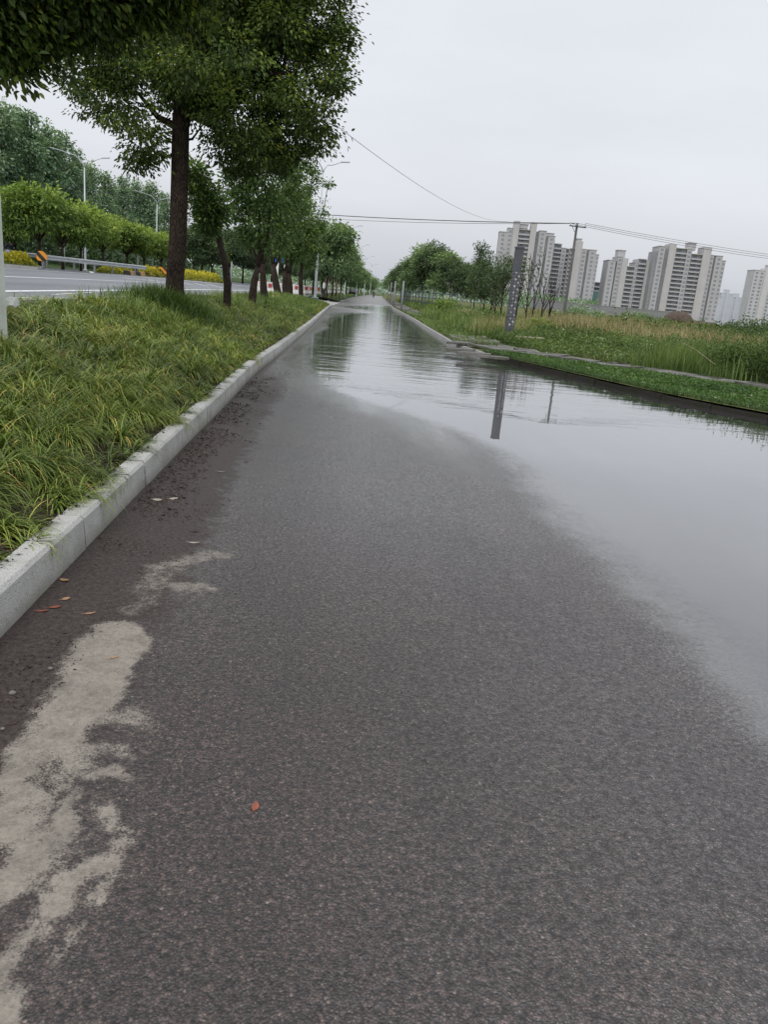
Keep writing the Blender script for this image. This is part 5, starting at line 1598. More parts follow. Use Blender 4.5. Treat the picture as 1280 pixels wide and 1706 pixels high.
def wire(label, a, c, sag, r, group='overhead cables'):
    a, c = np.array(a, float), np.array(c, float)
    pts = [a + (c - a) * t + np.array([0, 0, -4 * sag * t * (1 - t)]) for t in np.linspace(0, 1, 33)]
    o = MB().tube([p - a for p in pts], r, 6).build('overhead_cable', MAT['wire'], None, smooth=True)
    o.location = a
    return tag(o, label, 'cable', group)
zt = 8.05
wire('thick dark cable from the utility pole leftwards to the street trees', (up[0] - 0.2, up[1], zt), (lpole[0], lpole[1], 11.6), 1.3, 0.036)
wire('thin cable just under the thick one left of the utility pole', (up[0] - 0.62, up[1], zt - 0.05), (lpole[0], lpole[1], 11.2), 1.55, 0.018)
for i, (dx, zz, sg, lb) in enumerate(((-0.66, 8.03, 0.75, 'lowest of the three cables running right from the utility pole'), (-0.2, 8.10, 0.62, 'middle of the three cables running right from the utility pole'), (0.66, 8.14, 0.5, 'uppermost of the three cables running right from the utility pole'))):
    wire(lb, (up[0] + dx, up[1], zz), (rpole[0] + dx, rpole[1], 8.35), sg, 0.015)
s0 = at(430, 105, 150); s1 = at(846, 369, 590)
wire('thin slanting wire crossing the open sky down to the leftmost tower', tuple(s0), tuple(s1), 7.0, 0.06)

# ------------------------------------------------------------------ hut, wall and fence beyond the field
hp = at(1131, hy(1131), 108)
root = empty('thatched_hut', (hp[0], hp[1], 0.25), 0.2, 'brown thatched hut with a rounded roof in the dry grass', 'hut')
b = MB()
N = 14
for j, (rx, rz) in enumerate(((2.25, 1.15), (2.05, 1.55), (1.55, 2.0), (0.9, 2.3), (0.2, 2.42))):
    for i in range(N):
        a = 2 * math.pi * i / N
        wob = 1 + 0.05 * math.sin(3 * a + j)
        b.v.append((rx * wob * math.cos(a), rx * 0.75 * wob * math.sin(a), rz + 0.05 * math.sin(5 * a)))
for j in range(4):
    for i in range(N): b.q.append((j * N + i, j * N + (i + 1) % N, (j + 1) * N + (i + 1) % N, (j + 1) * N + i))
b.build('roof', MAT['thatch'], root, smooth=True)
b = MB(); b.box(-1.7, 1.7, -1.1, 1.1, -0.3, 1.3); b.build('wall', MAT['thatch'], root)
MB().box(-0.4, 0.4, -1.13, -1.10, -0.2, 1.15).build('door', MAT['black'], root)
# long low roof beside it
q = at(1172, hy(1172), 112)
root = empty('lean_to', (q[0], q[1], 0.25), 0.25, 'low dark lean-to shelter stretching right of the thatched hut', 'shed')
b = MB(); b.add([(-2.6, -0.9, 1.05), (2.6, -0.9, 0.9), (2.6, 0.9, 1.3), (-2.6, 0.9, 1.45), (-2.6, -0.9, 0.95), (2.6, -0.9, 0.8), (2.6, 0.9, 1.2), (-2.6, 0.9, 1.35)],
                [(0, 1, 2, 3), (4, 7, 6, 5), (0, 4, 5, 1), (1, 5, 6, 2), (2, 6, 7, 3), (3, 7, 4, 0)]); b.build('roof', MAT['thatch'], root)
for x in (-2.3, 0, 2.3):
    MB().tube([(x, 0.6, -0.3), (x, 0.6, 1.3)], 0.06, 6).build('post', MAT['bark_dark'], root)

wp = [at(885, hy(885), 160), at(1000, hy(1000), 166), at(1116, hy(1116), 160), at(1134, hy(1134), 158)]
root = empty('boundary_wall', (wp[0][0], wp[0][1], 0.2), 0, 'long grey boundary wall below the apartment towers', 'wall')
D = densify([(p[0] - wp[0][0], p[1] - wp[0][1]) for p in wp], 4.0)
MB().prism([(0.1, -0.5), (0.1, 2.75), (-0.1, 2.75), (-0.1, -0.5)], [(d[0], d[1], 0) for d in D]).build('panels', MAT['wall'], root)
MB().prism([(0.16, 2.76), (0.16, 2.86), (-0.16, 2.86), (-0.16, 2.76)], [(d[0], d[1], 0) for d in D]).build('coping', MAT['far_kerb'], root)
for d in D[::1]:
    MB().box(d[0] - 0.17, d[0] + 0.17, d[1] - 0.2, d[1] + 0.2, -0.5, 2.95).build('pier', MAT['wall'], root)

f0 = [at(762, hy(762), 74), at(715, hy(715), 84), at(684, hy(684), 100), at(668, hy(668), 125)]
root = empty('rail_fence', (f0[0][0], f0[0][1], 0.3), 0, 'blue grey rail fence in front of the dense tree row', 'fence')
D = densify([(p[0] - f0[0][0], p[1] - f0[0][1]) for p in f0], 2.4)
for z in (0.5, 1.0, 1.5):
    MB().prism([(0.03, z - 0.04), (0.03, z + 0.04), (-0.03, z + 0.04), (-0.03, z - 0.04)], [(d[0], d[1], 0) for d in D]).build('rail', MAT['fence_blue'], root)
for d in D:
    MB().box(d[0] - 0.05, d[0] + 0.05, d[1] - 0.05, d[1] + 0.05, -0.3, 1.65).build('post', MAT['fence_blue'], root)

# stakes propping the first avenue trees
st = at(551, hy(551), 83.2)
for i in range(6):
    a = i * 1.05 + 0.3
    lbl = ['leftmost leaning timber stake', 'second leaning timber stake', 'third leaning timber stake', 'fourth leaning timber stake', 'fifth leaning timber stake', 'rightmost leaning timber stake'][i]
    x0 = st[0] - 0.9 + i * 0.42
    o = MB().tube([(0, 0, -0.1), ((0.45 - 0.18 * i), 0.3, 2.2)], [0.045, 0.035], 7).build('timber_stake', MAT['timber'], None, smooth=True)
    o.location = (x0, st[1] - 0.6 + 0.2 * (i % 3), 0.3)
    tag(o, lbl + ' propping the first avenue tree past the driveway', 'stake', 'timber stakes propping an avenue tree')

# ------------------------------------------------------------------ apartment towers
GLASSES = {}
HSC = 0.90
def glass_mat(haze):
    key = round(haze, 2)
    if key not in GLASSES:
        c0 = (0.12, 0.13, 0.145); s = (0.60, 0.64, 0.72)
        GLASSES[key] = simple('window_glass', tuple(a * (1 - haze) + b_ * haze for a, b_ in zip(c0, s)), 0.35, 0.35, 0.35)  # the same haze blended into the glass colour
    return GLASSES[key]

def apartment(label, px0, px1, Y, strips, H, haze, rz=0.0, depth=16.0, tint=(0.50, 0.475, 0.45), net=None, roofs=(), side_windows=False):
    """strips: (kind, width share, height share); kinds: slab, win, win2, balc, dark"""
    a, c = at(px0, hy(px0), Y), at(px1, hy(px1), Y)
    Wt = (c[0] - a[0]) / math.cos(rz)
    root = empty('apartment_tower', (a[0], a[1], 0.2), rz, label, 'apartment building')
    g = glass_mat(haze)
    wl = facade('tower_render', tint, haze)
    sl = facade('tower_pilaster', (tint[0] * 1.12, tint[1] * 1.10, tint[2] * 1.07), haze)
    dk_ = facade('tower_recess', tuple(x * 0.55 for x in tint), haze)  # wall tint darkened for set-back strips, recess shade put into the colour
    H *= HSC
    roofs = [(r0, r1, b0 * HSC, t0 * HSC) for r0, r1, b0, t0 in roofs]
    tot = sum(s[1] for s in strips)
    x = 0.0
    wins = []; bal = []; walls = MB(); slabs = MB(); darks = MB(); par = MB(); head = MB()
    fh = 3.0
    for kind, sh, hs in strips:
        w = Wt * sh / tot; x0, x1 = x, x + w; h = H * hs
        nf = int(h / fh)
        h = nf * fh + 0.4
        e = 0.02
        if kind == 'slab':
            slabs.box(x0 + e, x1 - e, -1.0, depth * 0.7, -0.5, h + 3.0)
        elif kind in ('win', 'win2'):
            walls.box(x0 + e, x1 - e, 0.0, depth, -0.5, h + 0.6)
            par.box(x0 - 0.25, x1 + 0.25, -0.3, depth + 0.2, h + 0.62, h + 1.1)
            cols = (2 if w > 6.5 else 1) if kind == 'win' else 2
            for f in range(nf):
                for cc in range(cols):
                    xc = x0 + w * (cc + 0.5) / cols; ww = min(2.0, w / cols * 0.58)
                    wins.append((xc - ww / 2, xc + ww / 2, f * fh + 1.0, f * fh + 2.6, 0.0))
        elif kind == 'dark':
            darks.box(x0 + e, x1 - e, 2.2, depth, -0.5, h + 0.2)
            for f in range(nf):
                if w > 2.2: wins.append((x0 + w * 0.25, x1 - w * 0.25, f * fh + 1.0, f * fh + 2.4, 2.2))
        elif kind == 'balc':
            walls.box(x0 + e, x1 - e, 1.5, depth, -0.5, h + 0.6)
            par.box(x0, x1, -0.4, 1.48, h + 0.25, h + 0.75)
            for f in range(nf): bal.append((x0 + 0.15, x1 - 0.15, f * fh))
        x = x1
    if walls.v: walls.build('wall', wl, root)
    if slabs.v: slabs.build('pilaster', sl, root)
    if darks.v: darks.build('recess_wall', dk_, root)
    if par.v: par.build('cornice', sl, root)
    for (f0_, f1_, hb, ht) in roofs:
        head.box(Wt * f0_, Wt * f1_, 2.0, depth * 0.6, hb, ht)
        head.box(Wt * f0_ - 0.4, Wt * f1_ + 0.4, 1.6, depth * 0.6 + 0.4, ht + 0.01, ht + 0.5)
    if head.v: head.build('roof_house', wl, root)
    # windows: hundred highest as parts of their own, the rest as one
    wins.sort(key=lambda q: -q[2])
    cache = {}
    def one(parent, q, name='window'):
        k = (round(q[1] - q[0], 2), round(q[3] - q[2], 2))
        if k not in cache:
            b = MB(); b.box(0, k[0], -0.05, 0.02, 0, k[1])
            o = b.build(name, g, parent); cache[k] = o.data
        else:
            o = bpy.data.objects.new(name, cache[k]); COL.objects.link(o); o.parent = parent
        o.location = (q[0], q[4], q[2])
        return o
    for q in wins[:100]: one(root, q)
    if len(wins) > 100:
        b = MB()
        for q in wins[100:]: b.box(q[0], q[1], q[4] - 0.05, q[4] + 0.02, q[2], q[3])
        tag(b.build('windows', g, root), kind='stuff')
    bc, gc = {}, {}
    bal.sort(key=lambda q: -q[2])
    for i, (x0, x1, z) in enumerate(bal[:100]):
        k = round(x1 - x0, 2)
        if k not in bc:
            b = MB(); b.box(0, k, -0.35, 1.45, -0.08, 0.08); b.box(0, k, -0.35, -0.23, 0.081, 0.95); b.box(0, 0.12, -0.228, 1.45, 0.081, 0.95); b.box(k - 0.12, k, -0.228, 1.45, 0.081, 0.95)
            o = b.build('balcony', wl, root); bc[k] = o.data
            b = MB(); b.box(0.1, k - 0.1, 1.40, 1.47, 0.3, 2.75); go = b.build('balcony_door', g, o); gc[k] = go.data
        else:
            o = bpy.data.objects.new('balcony', bc[k]); COL.objects.link(o); o.parent = root
            go = bpy.data.objects.new('balcony_door', gc[k]); COL.objects.link(go); go.parent = o
        o.location = (x0, 0, z)
    if side_windows:
        b = MB()
        nf = int(H * strips[0][2] / fh)
        for f in range(nf):
            for yy in (2.5, 7.0, 11.5): b.box(-0.05, 0.015, yy, yy + 1.6, f * fh + 1.0, f * fh + 2.5)
        b.build('side_window', g, root)['kind'] = 'stuff'
    if net:
        b = MB(); b.box(Wt * net[0], Wt * net[1], -1.25, -1.15, -0.4, net[2])
        b.build('safety_net', simple('green_safety_net', (0.16, 0.30, 0.27), 0.9, 0.2, 0.2), root)
    return root

BE = (0.42, 0.40, 0.395)
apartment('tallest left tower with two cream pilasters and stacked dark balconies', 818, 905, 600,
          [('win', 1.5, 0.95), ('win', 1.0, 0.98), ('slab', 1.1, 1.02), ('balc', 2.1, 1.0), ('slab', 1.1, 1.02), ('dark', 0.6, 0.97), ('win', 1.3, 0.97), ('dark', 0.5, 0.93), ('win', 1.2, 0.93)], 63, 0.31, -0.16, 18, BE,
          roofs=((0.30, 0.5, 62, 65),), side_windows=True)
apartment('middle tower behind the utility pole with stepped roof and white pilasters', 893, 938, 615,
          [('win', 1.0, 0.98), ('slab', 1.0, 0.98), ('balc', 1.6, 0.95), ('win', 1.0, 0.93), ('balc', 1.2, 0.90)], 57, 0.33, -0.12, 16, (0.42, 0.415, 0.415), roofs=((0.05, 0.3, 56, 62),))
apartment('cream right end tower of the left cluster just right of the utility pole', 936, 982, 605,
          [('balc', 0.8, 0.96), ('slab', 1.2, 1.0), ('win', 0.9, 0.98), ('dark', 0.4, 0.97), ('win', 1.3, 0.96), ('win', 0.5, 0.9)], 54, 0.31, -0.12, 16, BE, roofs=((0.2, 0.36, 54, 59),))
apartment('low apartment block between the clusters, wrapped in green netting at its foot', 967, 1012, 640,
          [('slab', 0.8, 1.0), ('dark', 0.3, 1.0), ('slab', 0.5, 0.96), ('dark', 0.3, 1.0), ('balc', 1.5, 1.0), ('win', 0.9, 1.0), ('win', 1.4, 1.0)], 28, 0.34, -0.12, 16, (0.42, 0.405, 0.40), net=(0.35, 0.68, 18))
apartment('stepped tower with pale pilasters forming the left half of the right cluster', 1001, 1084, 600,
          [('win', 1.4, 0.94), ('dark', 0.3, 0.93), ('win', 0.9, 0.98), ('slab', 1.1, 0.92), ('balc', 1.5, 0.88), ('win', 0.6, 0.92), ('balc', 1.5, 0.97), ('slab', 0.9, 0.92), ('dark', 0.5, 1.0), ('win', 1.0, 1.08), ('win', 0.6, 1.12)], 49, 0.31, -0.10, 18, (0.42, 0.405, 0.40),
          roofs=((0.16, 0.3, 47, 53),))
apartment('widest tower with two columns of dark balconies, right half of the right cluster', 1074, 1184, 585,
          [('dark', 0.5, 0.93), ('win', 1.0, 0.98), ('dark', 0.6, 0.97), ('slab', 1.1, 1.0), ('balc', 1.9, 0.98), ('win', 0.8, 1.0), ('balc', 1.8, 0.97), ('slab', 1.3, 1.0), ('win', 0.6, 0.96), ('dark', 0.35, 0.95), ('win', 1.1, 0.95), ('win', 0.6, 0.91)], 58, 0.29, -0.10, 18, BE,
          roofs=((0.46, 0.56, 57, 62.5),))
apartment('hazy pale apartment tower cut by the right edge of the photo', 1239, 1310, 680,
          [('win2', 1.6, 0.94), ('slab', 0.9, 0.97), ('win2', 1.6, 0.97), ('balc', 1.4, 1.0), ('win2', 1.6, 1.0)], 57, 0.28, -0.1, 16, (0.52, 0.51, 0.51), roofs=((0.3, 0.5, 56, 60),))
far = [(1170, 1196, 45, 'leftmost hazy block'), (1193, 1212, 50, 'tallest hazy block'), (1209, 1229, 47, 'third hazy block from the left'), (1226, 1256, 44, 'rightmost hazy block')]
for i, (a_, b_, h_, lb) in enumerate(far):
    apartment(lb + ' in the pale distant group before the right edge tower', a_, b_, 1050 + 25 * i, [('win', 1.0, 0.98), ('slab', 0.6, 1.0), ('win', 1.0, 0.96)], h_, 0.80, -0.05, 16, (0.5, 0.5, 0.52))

# ------------------------------------------------------------------ things lying on the road
def road_pt(px, py):
    p = on_ground(px, py, 0.02)
    z = float(road_z(np.array([p[0]]), np.array([p[1]]))[0])
    return p[0], p[1], z

def fallen_leaf(label, px, py, L, W_, m, rz, curl=0.18):
    x, y, z = road_pt(px, py)
    n = 7; vs = []; 
    for i in range(n + 1):
        t = i / n; hw = W_ * 0.5 * math.sin(math.pi * (0.06 + 0.90 * t)) ** 0.85
        zz = curl * L * (2 * t - 1) ** 2 * 0.5
        for s in (-1, 0, 1):
            vs.append((L * (t - 0.5), s * hw, zz + abs(s) * hw * 0.28))
    qs = [(i * 3 + j, (i + 1) * 3 + j, (i + 1) * 3 + j + 1, i * 3 + j + 1) for i in range(n) for j in range(2)]
    root = empty('fallen_leaf', (x, y, z + 0.0005), rz, label, 'leaf', 'fallen leaves on the road')
    MB().add(vs, qs).build('blade', MAT[m], root, smooth=True)
    MB().tube([(-L * 0.5, 0, curl * L * 0.5), (-L * 0.5 - 0.012, 0.002, curl * L * 0.5 + 0.002)], 0.0009, 5).build('stalk', MAT[m], root)
    root.rotation_euler = (random.uniform(-0.15, 0.15), random.uniform(-0.15, 0.15), rz)

for args in [('rust red leaf lying alone on the bare asphalt in the foreground', 425, 1344, 0.034, 0.020, 'rust_leaf', 1.4),
             ('tan leaf touching the foot of the kerb, topmost of the cluster', 107, 968, 0.050, 0.026, 'tan_leaf', -0.5),
             ('small tan folded leaf below the topmost one by the kerb', 110, 999, 0.032, 0.022, 'tan_leaf', 0.6),
             ('red leaf in the cluster by the kerb', 92, 1013, 0.045, 0.026, 'rust_leaf', 0.4),
             ('long reddish curled leaf left of the red one by the kerb', 70, 1019, 0.050, 0.016, 'rust_leaf', 0.1),
             ('narrow tan leaf right of the kerb leaf cluster', 150, 1023, 0.044, 0.014, 'tan_leaf', 0.35),
             ('thin brown leaf on top of the pale silt patch', 190, 1097, 0.038, 0.010, 'tan_leaf', 0.7),
             ('pale leaf by the kerb joint, left of a pair', 262, 834, 0.055, 0.034, 'pale_leaf', 0.0),
             ('pale leaf by the kerb joint, right of a pair', 289, 832, 0.055, 0.030, 'pale_leaf', 0.5),
             ('pale narrow leaf above the small silt marks', 323, 905, 0.055, 0.016, 'pale_leaf', 0.1),
             ('dark curled leaf just above the pale narrow one', 325, 887, 0.05, 0.018, 'dark_litter', 0.3),
             ('dark rust leaf at the left edge beside the pebble', 22, 1205, 0.032, 0.02, 'dark_litter', 0.9),
             ('small pale leaf in the upper gutter litter', 368, 787, 0.055, 0.022, 'pale_leaf', 0.2),
             ('brown leaf in the upper gutter litter near the dark band', 410, 770, 0.055, 0.02, 'dark_litter', 0.9),
             ('pale leaf farthest along the gutter', 390, 721, 0.07, 0.028, 'pale_leaf', 0.1)]:
    fallen_leaf(*args)

def pebble(label, px, py, r):
    x, y, z = road_pt(px, py)
    b = bmesh.new(); bmesh.ops.create_icosphere(b, subdivisions=2, radius=r)
    for v_ in b.verts:
        k = 1 + 0.18 * math.sin(v_.co.x / r * 2.1 + px) * math.cos(v_.co.y / r * 2.7)
        v_.co = Vector((v_.co.x * 1.15 * k, v_.co.y * k, v_.co.z * 0.62 * k))
    me = bpy.data.meshes.new('pebble'); b.to_mesh(me); b.free(); me.materials.append(MAT['stone'])
    for p in me.polygons: p.use_smooth = True
    o = bpy.data.objects.new('pebble', me); COL.objects.link(o); o.location = (x, y, z + r * 0.4)
    tag(o, label, 'pebble', 'pebbles in the gutter')
pebble('rounded grey pebble at the left edge beside the silt', 20, 1157, 0.011)
pebble('smaller grey pebble above and right of the rounded one', 84, 1116, 0.008)
pebble('tiny pale pebble on the asphalt right of the silt', 403, 1181, 0.004)
pebble('tiny pale pebble at the far left edge below the larger ones', 4, 1216, 0.006)

def litter():
    a = Acc(); n = 8000
    y = 2.2 + 9.5 * rng.random(n) ** 1.1
    u = np.abs(rng.normal(0.0, 0.22, n)) + 0.015
    x = left_edge(y) + u
    dens = vnoise(x * 3, y * 2.2, 101, 3)
    k = (dens > 0.47) & (u < 0.58) & ((y > 3.3) | (u < 0.32)); x, y = x[k], y[k]; n = len(x)
    z = road_z(x, y) + 0.002
    d = rng.normal(size=(n, 3)); d[:, 2] *= 0.12
    LL = U(0.005, 0.018, n) * np.where(rng.random(n) < 0.12, 1.9, 1.0) * (0.8 + 0.5 * smooth(3.2, 5, y))
    a.add(*leaves(np.stack([x, y, z], 1), d, LL, LL * U(0.2, 0.55, n), np.zeros(n), 4))
    o = a.build('gutter_litter', MAT['dark_litter']); tag(o, kind='stuff')
    # brown leaf crumbs on the kerb edge under the grass
    a = Acc(); n = 1500
    y = U(2.0, 9, n); u = U(0.10, 0.34, n); x = left_edge(y) - u
    z = np.maximum(0.188, verge_z(x, y)) + 0.004
    d = rng.normal(size=(n, 3)); d[:, 2] *= 0.2
    LL = U(0.012, 0.04, n)
    a.add(*leaves(np.stack([x, y, z], 1), d, LL, LL * U(0.2, 0.5, n), np.zeros(n), 4))
    tag(a.build('kerb_litter', MAT['dark_litter']), kind='stuff')
litter()

# a plank lying in the weeds and a thin cane
p = at(882, 577, 24.0)
o = MB().box(-0.45, 0.45, -0.06, 0.06, -0.015, 0.015).build('plank', MAT['timber'])
o.modifiers.new('edge', 'BEVEL').width = 0.004
o.location = (p[0], p[1], float(field_z(p[0], p[1])) + 0.36); o.rotation_euler = (0.05, -0.02, 0.15)
tag(o, 'pale timber plank lying on the low weeds below the column', 'plank')
a_, c_ = at(1192, 607, 17.2), at(1128, 566, 19.6)
o = MB().tube([(0, 0, 0), tuple((c_ - a_) * 0.5 + (0, 0, 0.05)), tuple(c_ - a_)], [0.006, 0.005, 0.003], 6).build('dry_cane', MAT['timber'], None, smooth=True)
o.location = a_
tag(o, 'thin pale cane leaning through the reed clump', 'cane')

# ------------------------------------------------------------------ people, scooter, car
def skin_mesh(name, joints, edges, m, parent, root_i=0, sub=1):
    me = bpy.data.meshes.new(name)
    me.from_pydata([j[0] for j in joints], edges, [])
    me.update()
    o = bpy.data.objects.new(name, me); COL.objects.link(o)
    me.materials.append(m)
    o.modifiers.new('skin', 'SKIN').use_smooth_shade = True
    if not me.skin_vertices: me.skin_vertices.new()
    for i, j in enumerate(joints):
        r = j[1]
        me.skin_vertices[0].data[i].radius = (r, r) if not hasattr(r, '__len__') else r
    me.skin_vertices[0].data[root_i].use_root = True
    s = o.modifiers.new('sub', 'SUBSURF'); s.levels = sub; s.render_levels = sub
    o.parent = parent
    return o

def person(label, loc, rz, pose, top, bottom, headwear=None, group=None):
    root = empty('person', loc, rz, label, 'person', group)
    J = pose
    nm = list(J.keys()); idx = {k: i for i, k in enumerate(nm)}
    rad = dict(pelvis=(0.15, 0.11), waist=(0.13, 0.095), chest=(0.16, 0.11), neck=0.055, headb=0.07, head=(0.085, 0.10), headt=0.06,
               sh_l=0.06, el_l=0.042, wr_l=0.03, hd_l=0.035, sh_r=0.06, el_r=0.042, wr_r=0.03, hd_r=0.035,
               hip_l=0.09, kn_l=0.058, an_l=0.04, to_l=0.035, hip_r=0.09, kn_r=0.058, an_r=0.04, to_r=0.035)
    E_ = [('pelvis', 'waist'), ('waist', 'chest'), ('chest', 'neck'), ('neck', 'headb'), ('headb', 'head'), ('head', 'headt')]
    for s in 'lr':
        E_ += [('chest', 'sh_' + s), ('sh_' + s, 'el_' + s), ('el_' + s, 'wr_' + s), ('wr_' + s, 'hd_' + s), ('pelvis', 'hip_' + s), ('hip_' + s, 'kn_' + s), ('kn_' + s, 'an_' + s), ('an_' + s, 'to_' + s)]
    skin_mesh('body', [(J[k], rad[k]) for k in nm], [(idx[a], idx[b]) for a, b in E_], MAT['skin'], root)
    def cloth(name, keys, edges, grow, m, ri):
        ii = {k: i for i, k in enumerate(keys)}
        def rr(k): 
            r = rad[k]
            return tuple(x + grow for x in r) if hasattr(r, '__len__') else r + grow
        skin_mesh(name, [(J[k], rr(k)) for k in keys], [(ii[a], ii[b]) for a, b in edges], m, root, ri)
    tk = ['pelvis', 'waist', 'chest', 'neck'] + [k + s for s in ('_l', '_r') for k in ('sh', 'el', 'wr')]
    cloth('jacket', [k for k in tk], [('pelvis', 'waist'), ('waist', 'chest'), ('chest', 'neck')] + [(a + s, b + s) for s in ('_l', '_r') for a, b in (('sh', 'el'), ('el', 'wr'))] + [('chest', 'sh_l'), ('chest', 'sh_r')], 0.018, top, 0)
    lk = ['pelvis', 'hip_l', 'kn_l', 'an_l', 'hip_r', 'kn_r', 'an_r']
    cloth('trousers', lk, [('pelvis', 'hip_l'), ('hip_l', 'kn_l'), ('kn_l', 'an_l'), ('pelvis', 'hip_r'), ('hip_r', 'kn_r'), ('kn_r', 'an_r')], 0.022, bottom, 0)
    for s in 'lr':
        a = np.array(J['an_' + s]); t = np.array(J['to_' + s])
        MB().tube([a + (0, 0, 0.0), (a + t) / 2, t], [0.055, 0.055, 0.04], 8).build('shoe', MAT['black'], root, smooth=True)
    h = J['head']
    b = MB(); b.ball((h[0], h[1] - 0.012 , h[2] + 0.035), 0.118 if headwear else 0.108, 12, 8, (0.92, 1.05, 0.98)); b.build('helmet' if headwear else 'hair', headwear or MAT['hair'], root, smooth=True)
    return root

def standing(step=0.18, swing=0.12):
    return dict(pelvis=(0, 0, 0.92), waist=(0, 0, 1.08), chest=(0, 0.01, 1.30), neck=(0, 0.01, 1.46), headb=(0, 0.02, 1.54), head=(0, 0.03, 1.61), headt=(0, 0.02, 1.69),
                sh_l=(-0.19, 0, 1.38), el_l=(-0.23, -swing * 0.5, 1.12), wr_l=(-0.22, -swing, 0.88), hd_l=(-0.22, -swing - 0.01, 0.79),
                sh_r=(0.19, 0, 1.38), el_r=(0.23, swing * 0.3, 1.12), wr_r=(0.22, swing, 0.88), hd_r=(0.22, swing + 0.02, 0.79),
                hip_l=(-0.09, 0, 0.86), kn_l=(-0.09, step * 0.8, 0.48), an_l=(-0.09, step, 0.09), to_l=(-0.09, step + 0.15, 0.035),
                hip_r=(0.09, 0, 0.86), kn_r=(0.09, -step * 0.1, 0.47), an_r=(0.09, -step, 0.10), to_r=(0.09, -step + 0.15, 0.035))

def riding():
    return dict(pelvis=(0, -0.22, 0.86), waist=(0, -0.18, 1.02), chest=(0, -0.06, 1.25), neck=(0, 0.0, 1.40), headb=(0, 0.03, 1.47), head=(0, 0.05, 1.54), headt=(0, 0.04, 1.62),
                sh_l=(-0.19, -0.05, 1.32), el_l=(-0.27, 0.14, 1.12), wr_l=(-0.27, 0.36, 1.06), hd_l=(-0.27, 0.44, 1.05),
                sh_r=(0.19, -0.05, 1.32), el_r=(0.27, 0.14, 1.12), wr_r=(0.27, 0.36, 1.06), hd_r=(0.27, 0.44, 1.05),
                hip_l=(-0.1, -0.18, 0.84), kn_l=(-0.15, 0.24, 0.80), an_l=(-0.13, 0.20, 0.40), to_l=(-0.13, 0.36, 0.36),
                hip_r=(0.1, -0.18, 0.84), kn_r=(0.15, 0.24, 0.80), an_r=(0.13, 0.20, 0.40), to_r=(0.13, 0.36, 0.36))

def scooter(label, loc, rz, pm):
    root = empty('scooter', loc, rz, label, 'scooter')
    for y, nme in ((0.66, 'front'), (-0.58, 'rear')):
        b = MB(); pts = [(0, y + 0.22 * math.cos(a), 0.25 + 0.22 * math.sin(a)) for a in np.linspace(0, 2 * math.pi, 25)]
        b.tube(pts, 0.045, 8, False); w = b.build('wheel', MAT['black'], root, smooth=True)
        MB().tube([(-0.03, y, 0.25), (0.03, y, 0.25)], 0.15, 16).build('rim', MAT['galv'], w)
    b = MB(); b.prism([(-0.15, 0.0), (0.15, 0.0), (0.17, 0.20), (0.13, 0.36), (-0.13, 0.36), (-0.17, 0.20)], [(0, -0.82, 0.42), (0, -0.5, 0.36), (0, -0.12, 0.32)]); b.build('rear_body', pm, root)
    MB().box(-0.16, 0.16, -0.12, 0.36, 0.26, 0.34).build('floorboard', MAT['dark_steel'], root)
    b = MB(); b.add([(-0.2, 0.36, 0.3), (0.2, 0.36, 0.3), (0.17, 0.50, 0.98), (-0.17, 0.50, 0.98), (-0.12, 0.46, 0.3), (0.12, 0.46, 0.3), (0.1, 0.60, 0.98), (-0.1, 0.60, 0.98)],
                    [(0, 1, 2, 3), (4, 7, 6, 5), (0, 3, 7, 4), (1, 5, 6, 2), (3, 2, 6, 7), (0, 4, 5, 1)]); b.build('leg_shield', pm, root)
    b = MB(); b.prism([(-0.15, 0), (0.15, 0), (0.13, 0.08), (-0.13, 0.08)], [(0, -0.78, 0.79), (0, -0.3, 0.72), (0, -0.05, 0.74)]); b.build('seat', MAT['black'], root)
    MB().tube([(0, 0.66, 0.25), (0, 0.58, 0.7), (0, 0.50, 1.02)], 0.03, 8).build('fork', MAT['dark_steel'], root)
    MB().tube([(-0.33, 0.42, 1.06), (0, 0.52, 1.04), (0.33, 0.42, 1.06)], 0.018, 8).build('handlebar', MAT['black'], root)
    for s in (-0.28, 0.28):
        MB().tube([(s, 0.46, 1.07), (s * 1.15, 0.47, 1.22)], 0.008, 6).build('mirror_stem', MAT['black'], root)
        MB().ball((s * 1.18, 0.46, 1.25), 0.06, 10, 6, (1, 0.3, 0.8)).build('mirror', MAT['black'], root, smooth=True)
    MB().ball((0, 0.60, 0.9), 0.09, 10, 6, (1, 0.5, 0.8)).build('headlight', MAT['diffuser'], root, smooth=True)

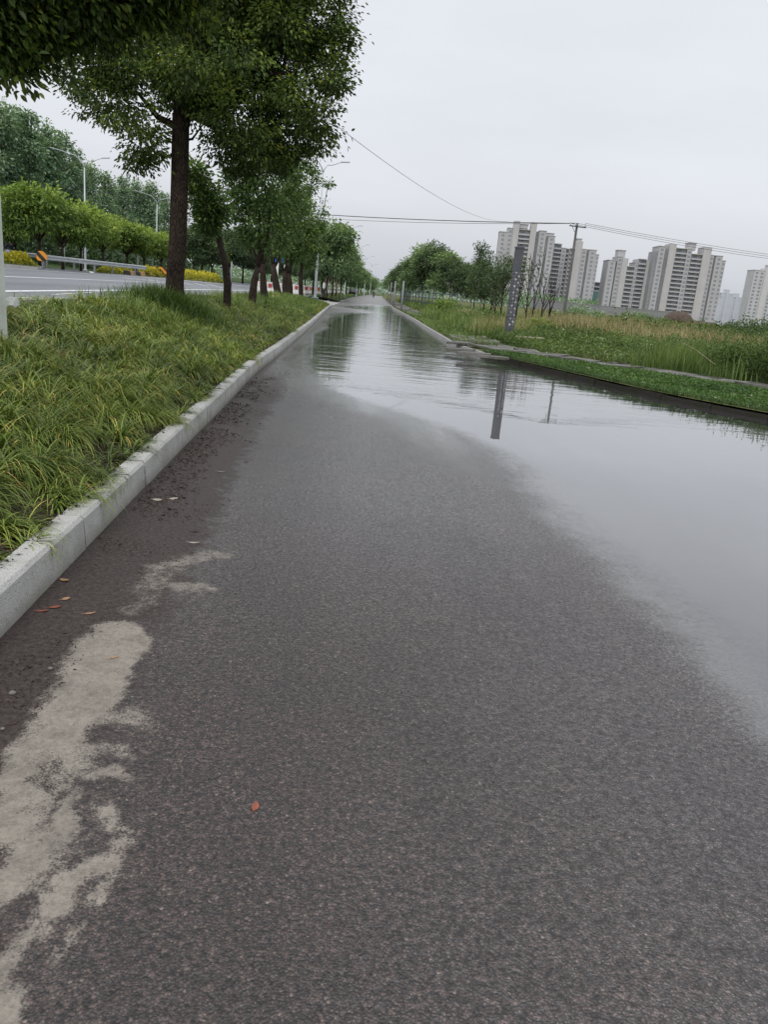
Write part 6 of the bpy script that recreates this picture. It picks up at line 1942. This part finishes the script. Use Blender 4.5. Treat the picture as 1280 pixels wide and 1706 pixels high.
q = at(17, hy(17), 61.0)
scooter('white electric scooter behind the yellow shrubs at the left edge', (q[0], q[1], 0.95), 0.9, MAT['scooter_white'])
person('person with dark helmet and navy jacket riding the white scooter at the left edge', (q[0], q[1], 0.95), 0.9, riding(), MAT['navy'], MAT['pale_cloth'], MAT['black'])
q = at(540, hy(540), 82)
person('person in white top standing by the timber stakes past the driveway', (q[0], q[1], 0.32), 1.2, standing(0.08, 0.05), MAT['white_cloth'], MAT['dark_cloth'])
q = at(623, hy(623), 190)
person('tiny dark clothed person walking in the middle of the distant road', (q[0], q[1], 0.03), 0.0, standing(), MAT['dark_cloth'], MAT['dark_cloth'])

def car(label, loc, rz):
    root = empty('parked_car', loc, rz, label, 'car')
    b = MB()
    prof = [(-2.1, 0.35), (-2.15, 0.75), (-2.0, 0.92), (-1.1, 1.0), (-0.55, 1.42), (0.75, 1.46), (1.5, 1.02), (2.1, 0.92), (2.15, 0.6), (2.1, 0.35)]
    n = len(prof); vs = []
    for x in (-0.86, 0.86):
        for (y, z) in prof:
            k = 0.82 if z > 1.1 else 1.0
            vs.append((x * k, y, z))
    b.add(vs, [(i, (i + 1) % n, n + (i + 1) % n, n + i) for i in range(n)], [(0, i + 1, i) for i in range(1, n - 1)] + [(n, n + i, n + i + 1) for i in range(1, n - 1)])
    b.build('body', MAT['car_paint'], root)
    MB().add([(-0.66, -1.04, 1.06), (0.66, -1.04, 1.06), (0.60, -0.60, 1.40), (-0.60, -0.60, 1.40)], [(0, 1, 2, 3)]).build('windscreen', MAT['glass'], root)
    for s in (-1, 1):
        MB().add([(s * 0.80, -0.9, 1.05), (s * 0.80, 1.2, 1.06), (s * 0.73, 0.72, 1.40), (s * 0.73, -0.5, 1.38)], [(0, 1, 2, 3)]).build('side_window', MAT['glass'], root)
        MB().ball((s * 0.62, -2.08, 0.72), 0.13, 10, 6, (1.2, 0.5, 0.7)).build('headlight', MAT['diffuser'], root, smooth=True)
        for y in (-1.3, 1.3):
            w = MB().tube([(s * 0.72, y, 0.33), (s * 0.89, y, 0.33)], 0.33, 18).build('wheel', MAT['black'], root)
            MB().tube([(s * 0.89, y, 0.33), (s * 0.90, y, 0.33)], 0.2, 14).build('rim', MAT['galv'], w)
q = at(588, hy(588), 172)
car('dark car parked under the avenue trees beside the far road', (q[0], q[1], 0.22), 0.0)
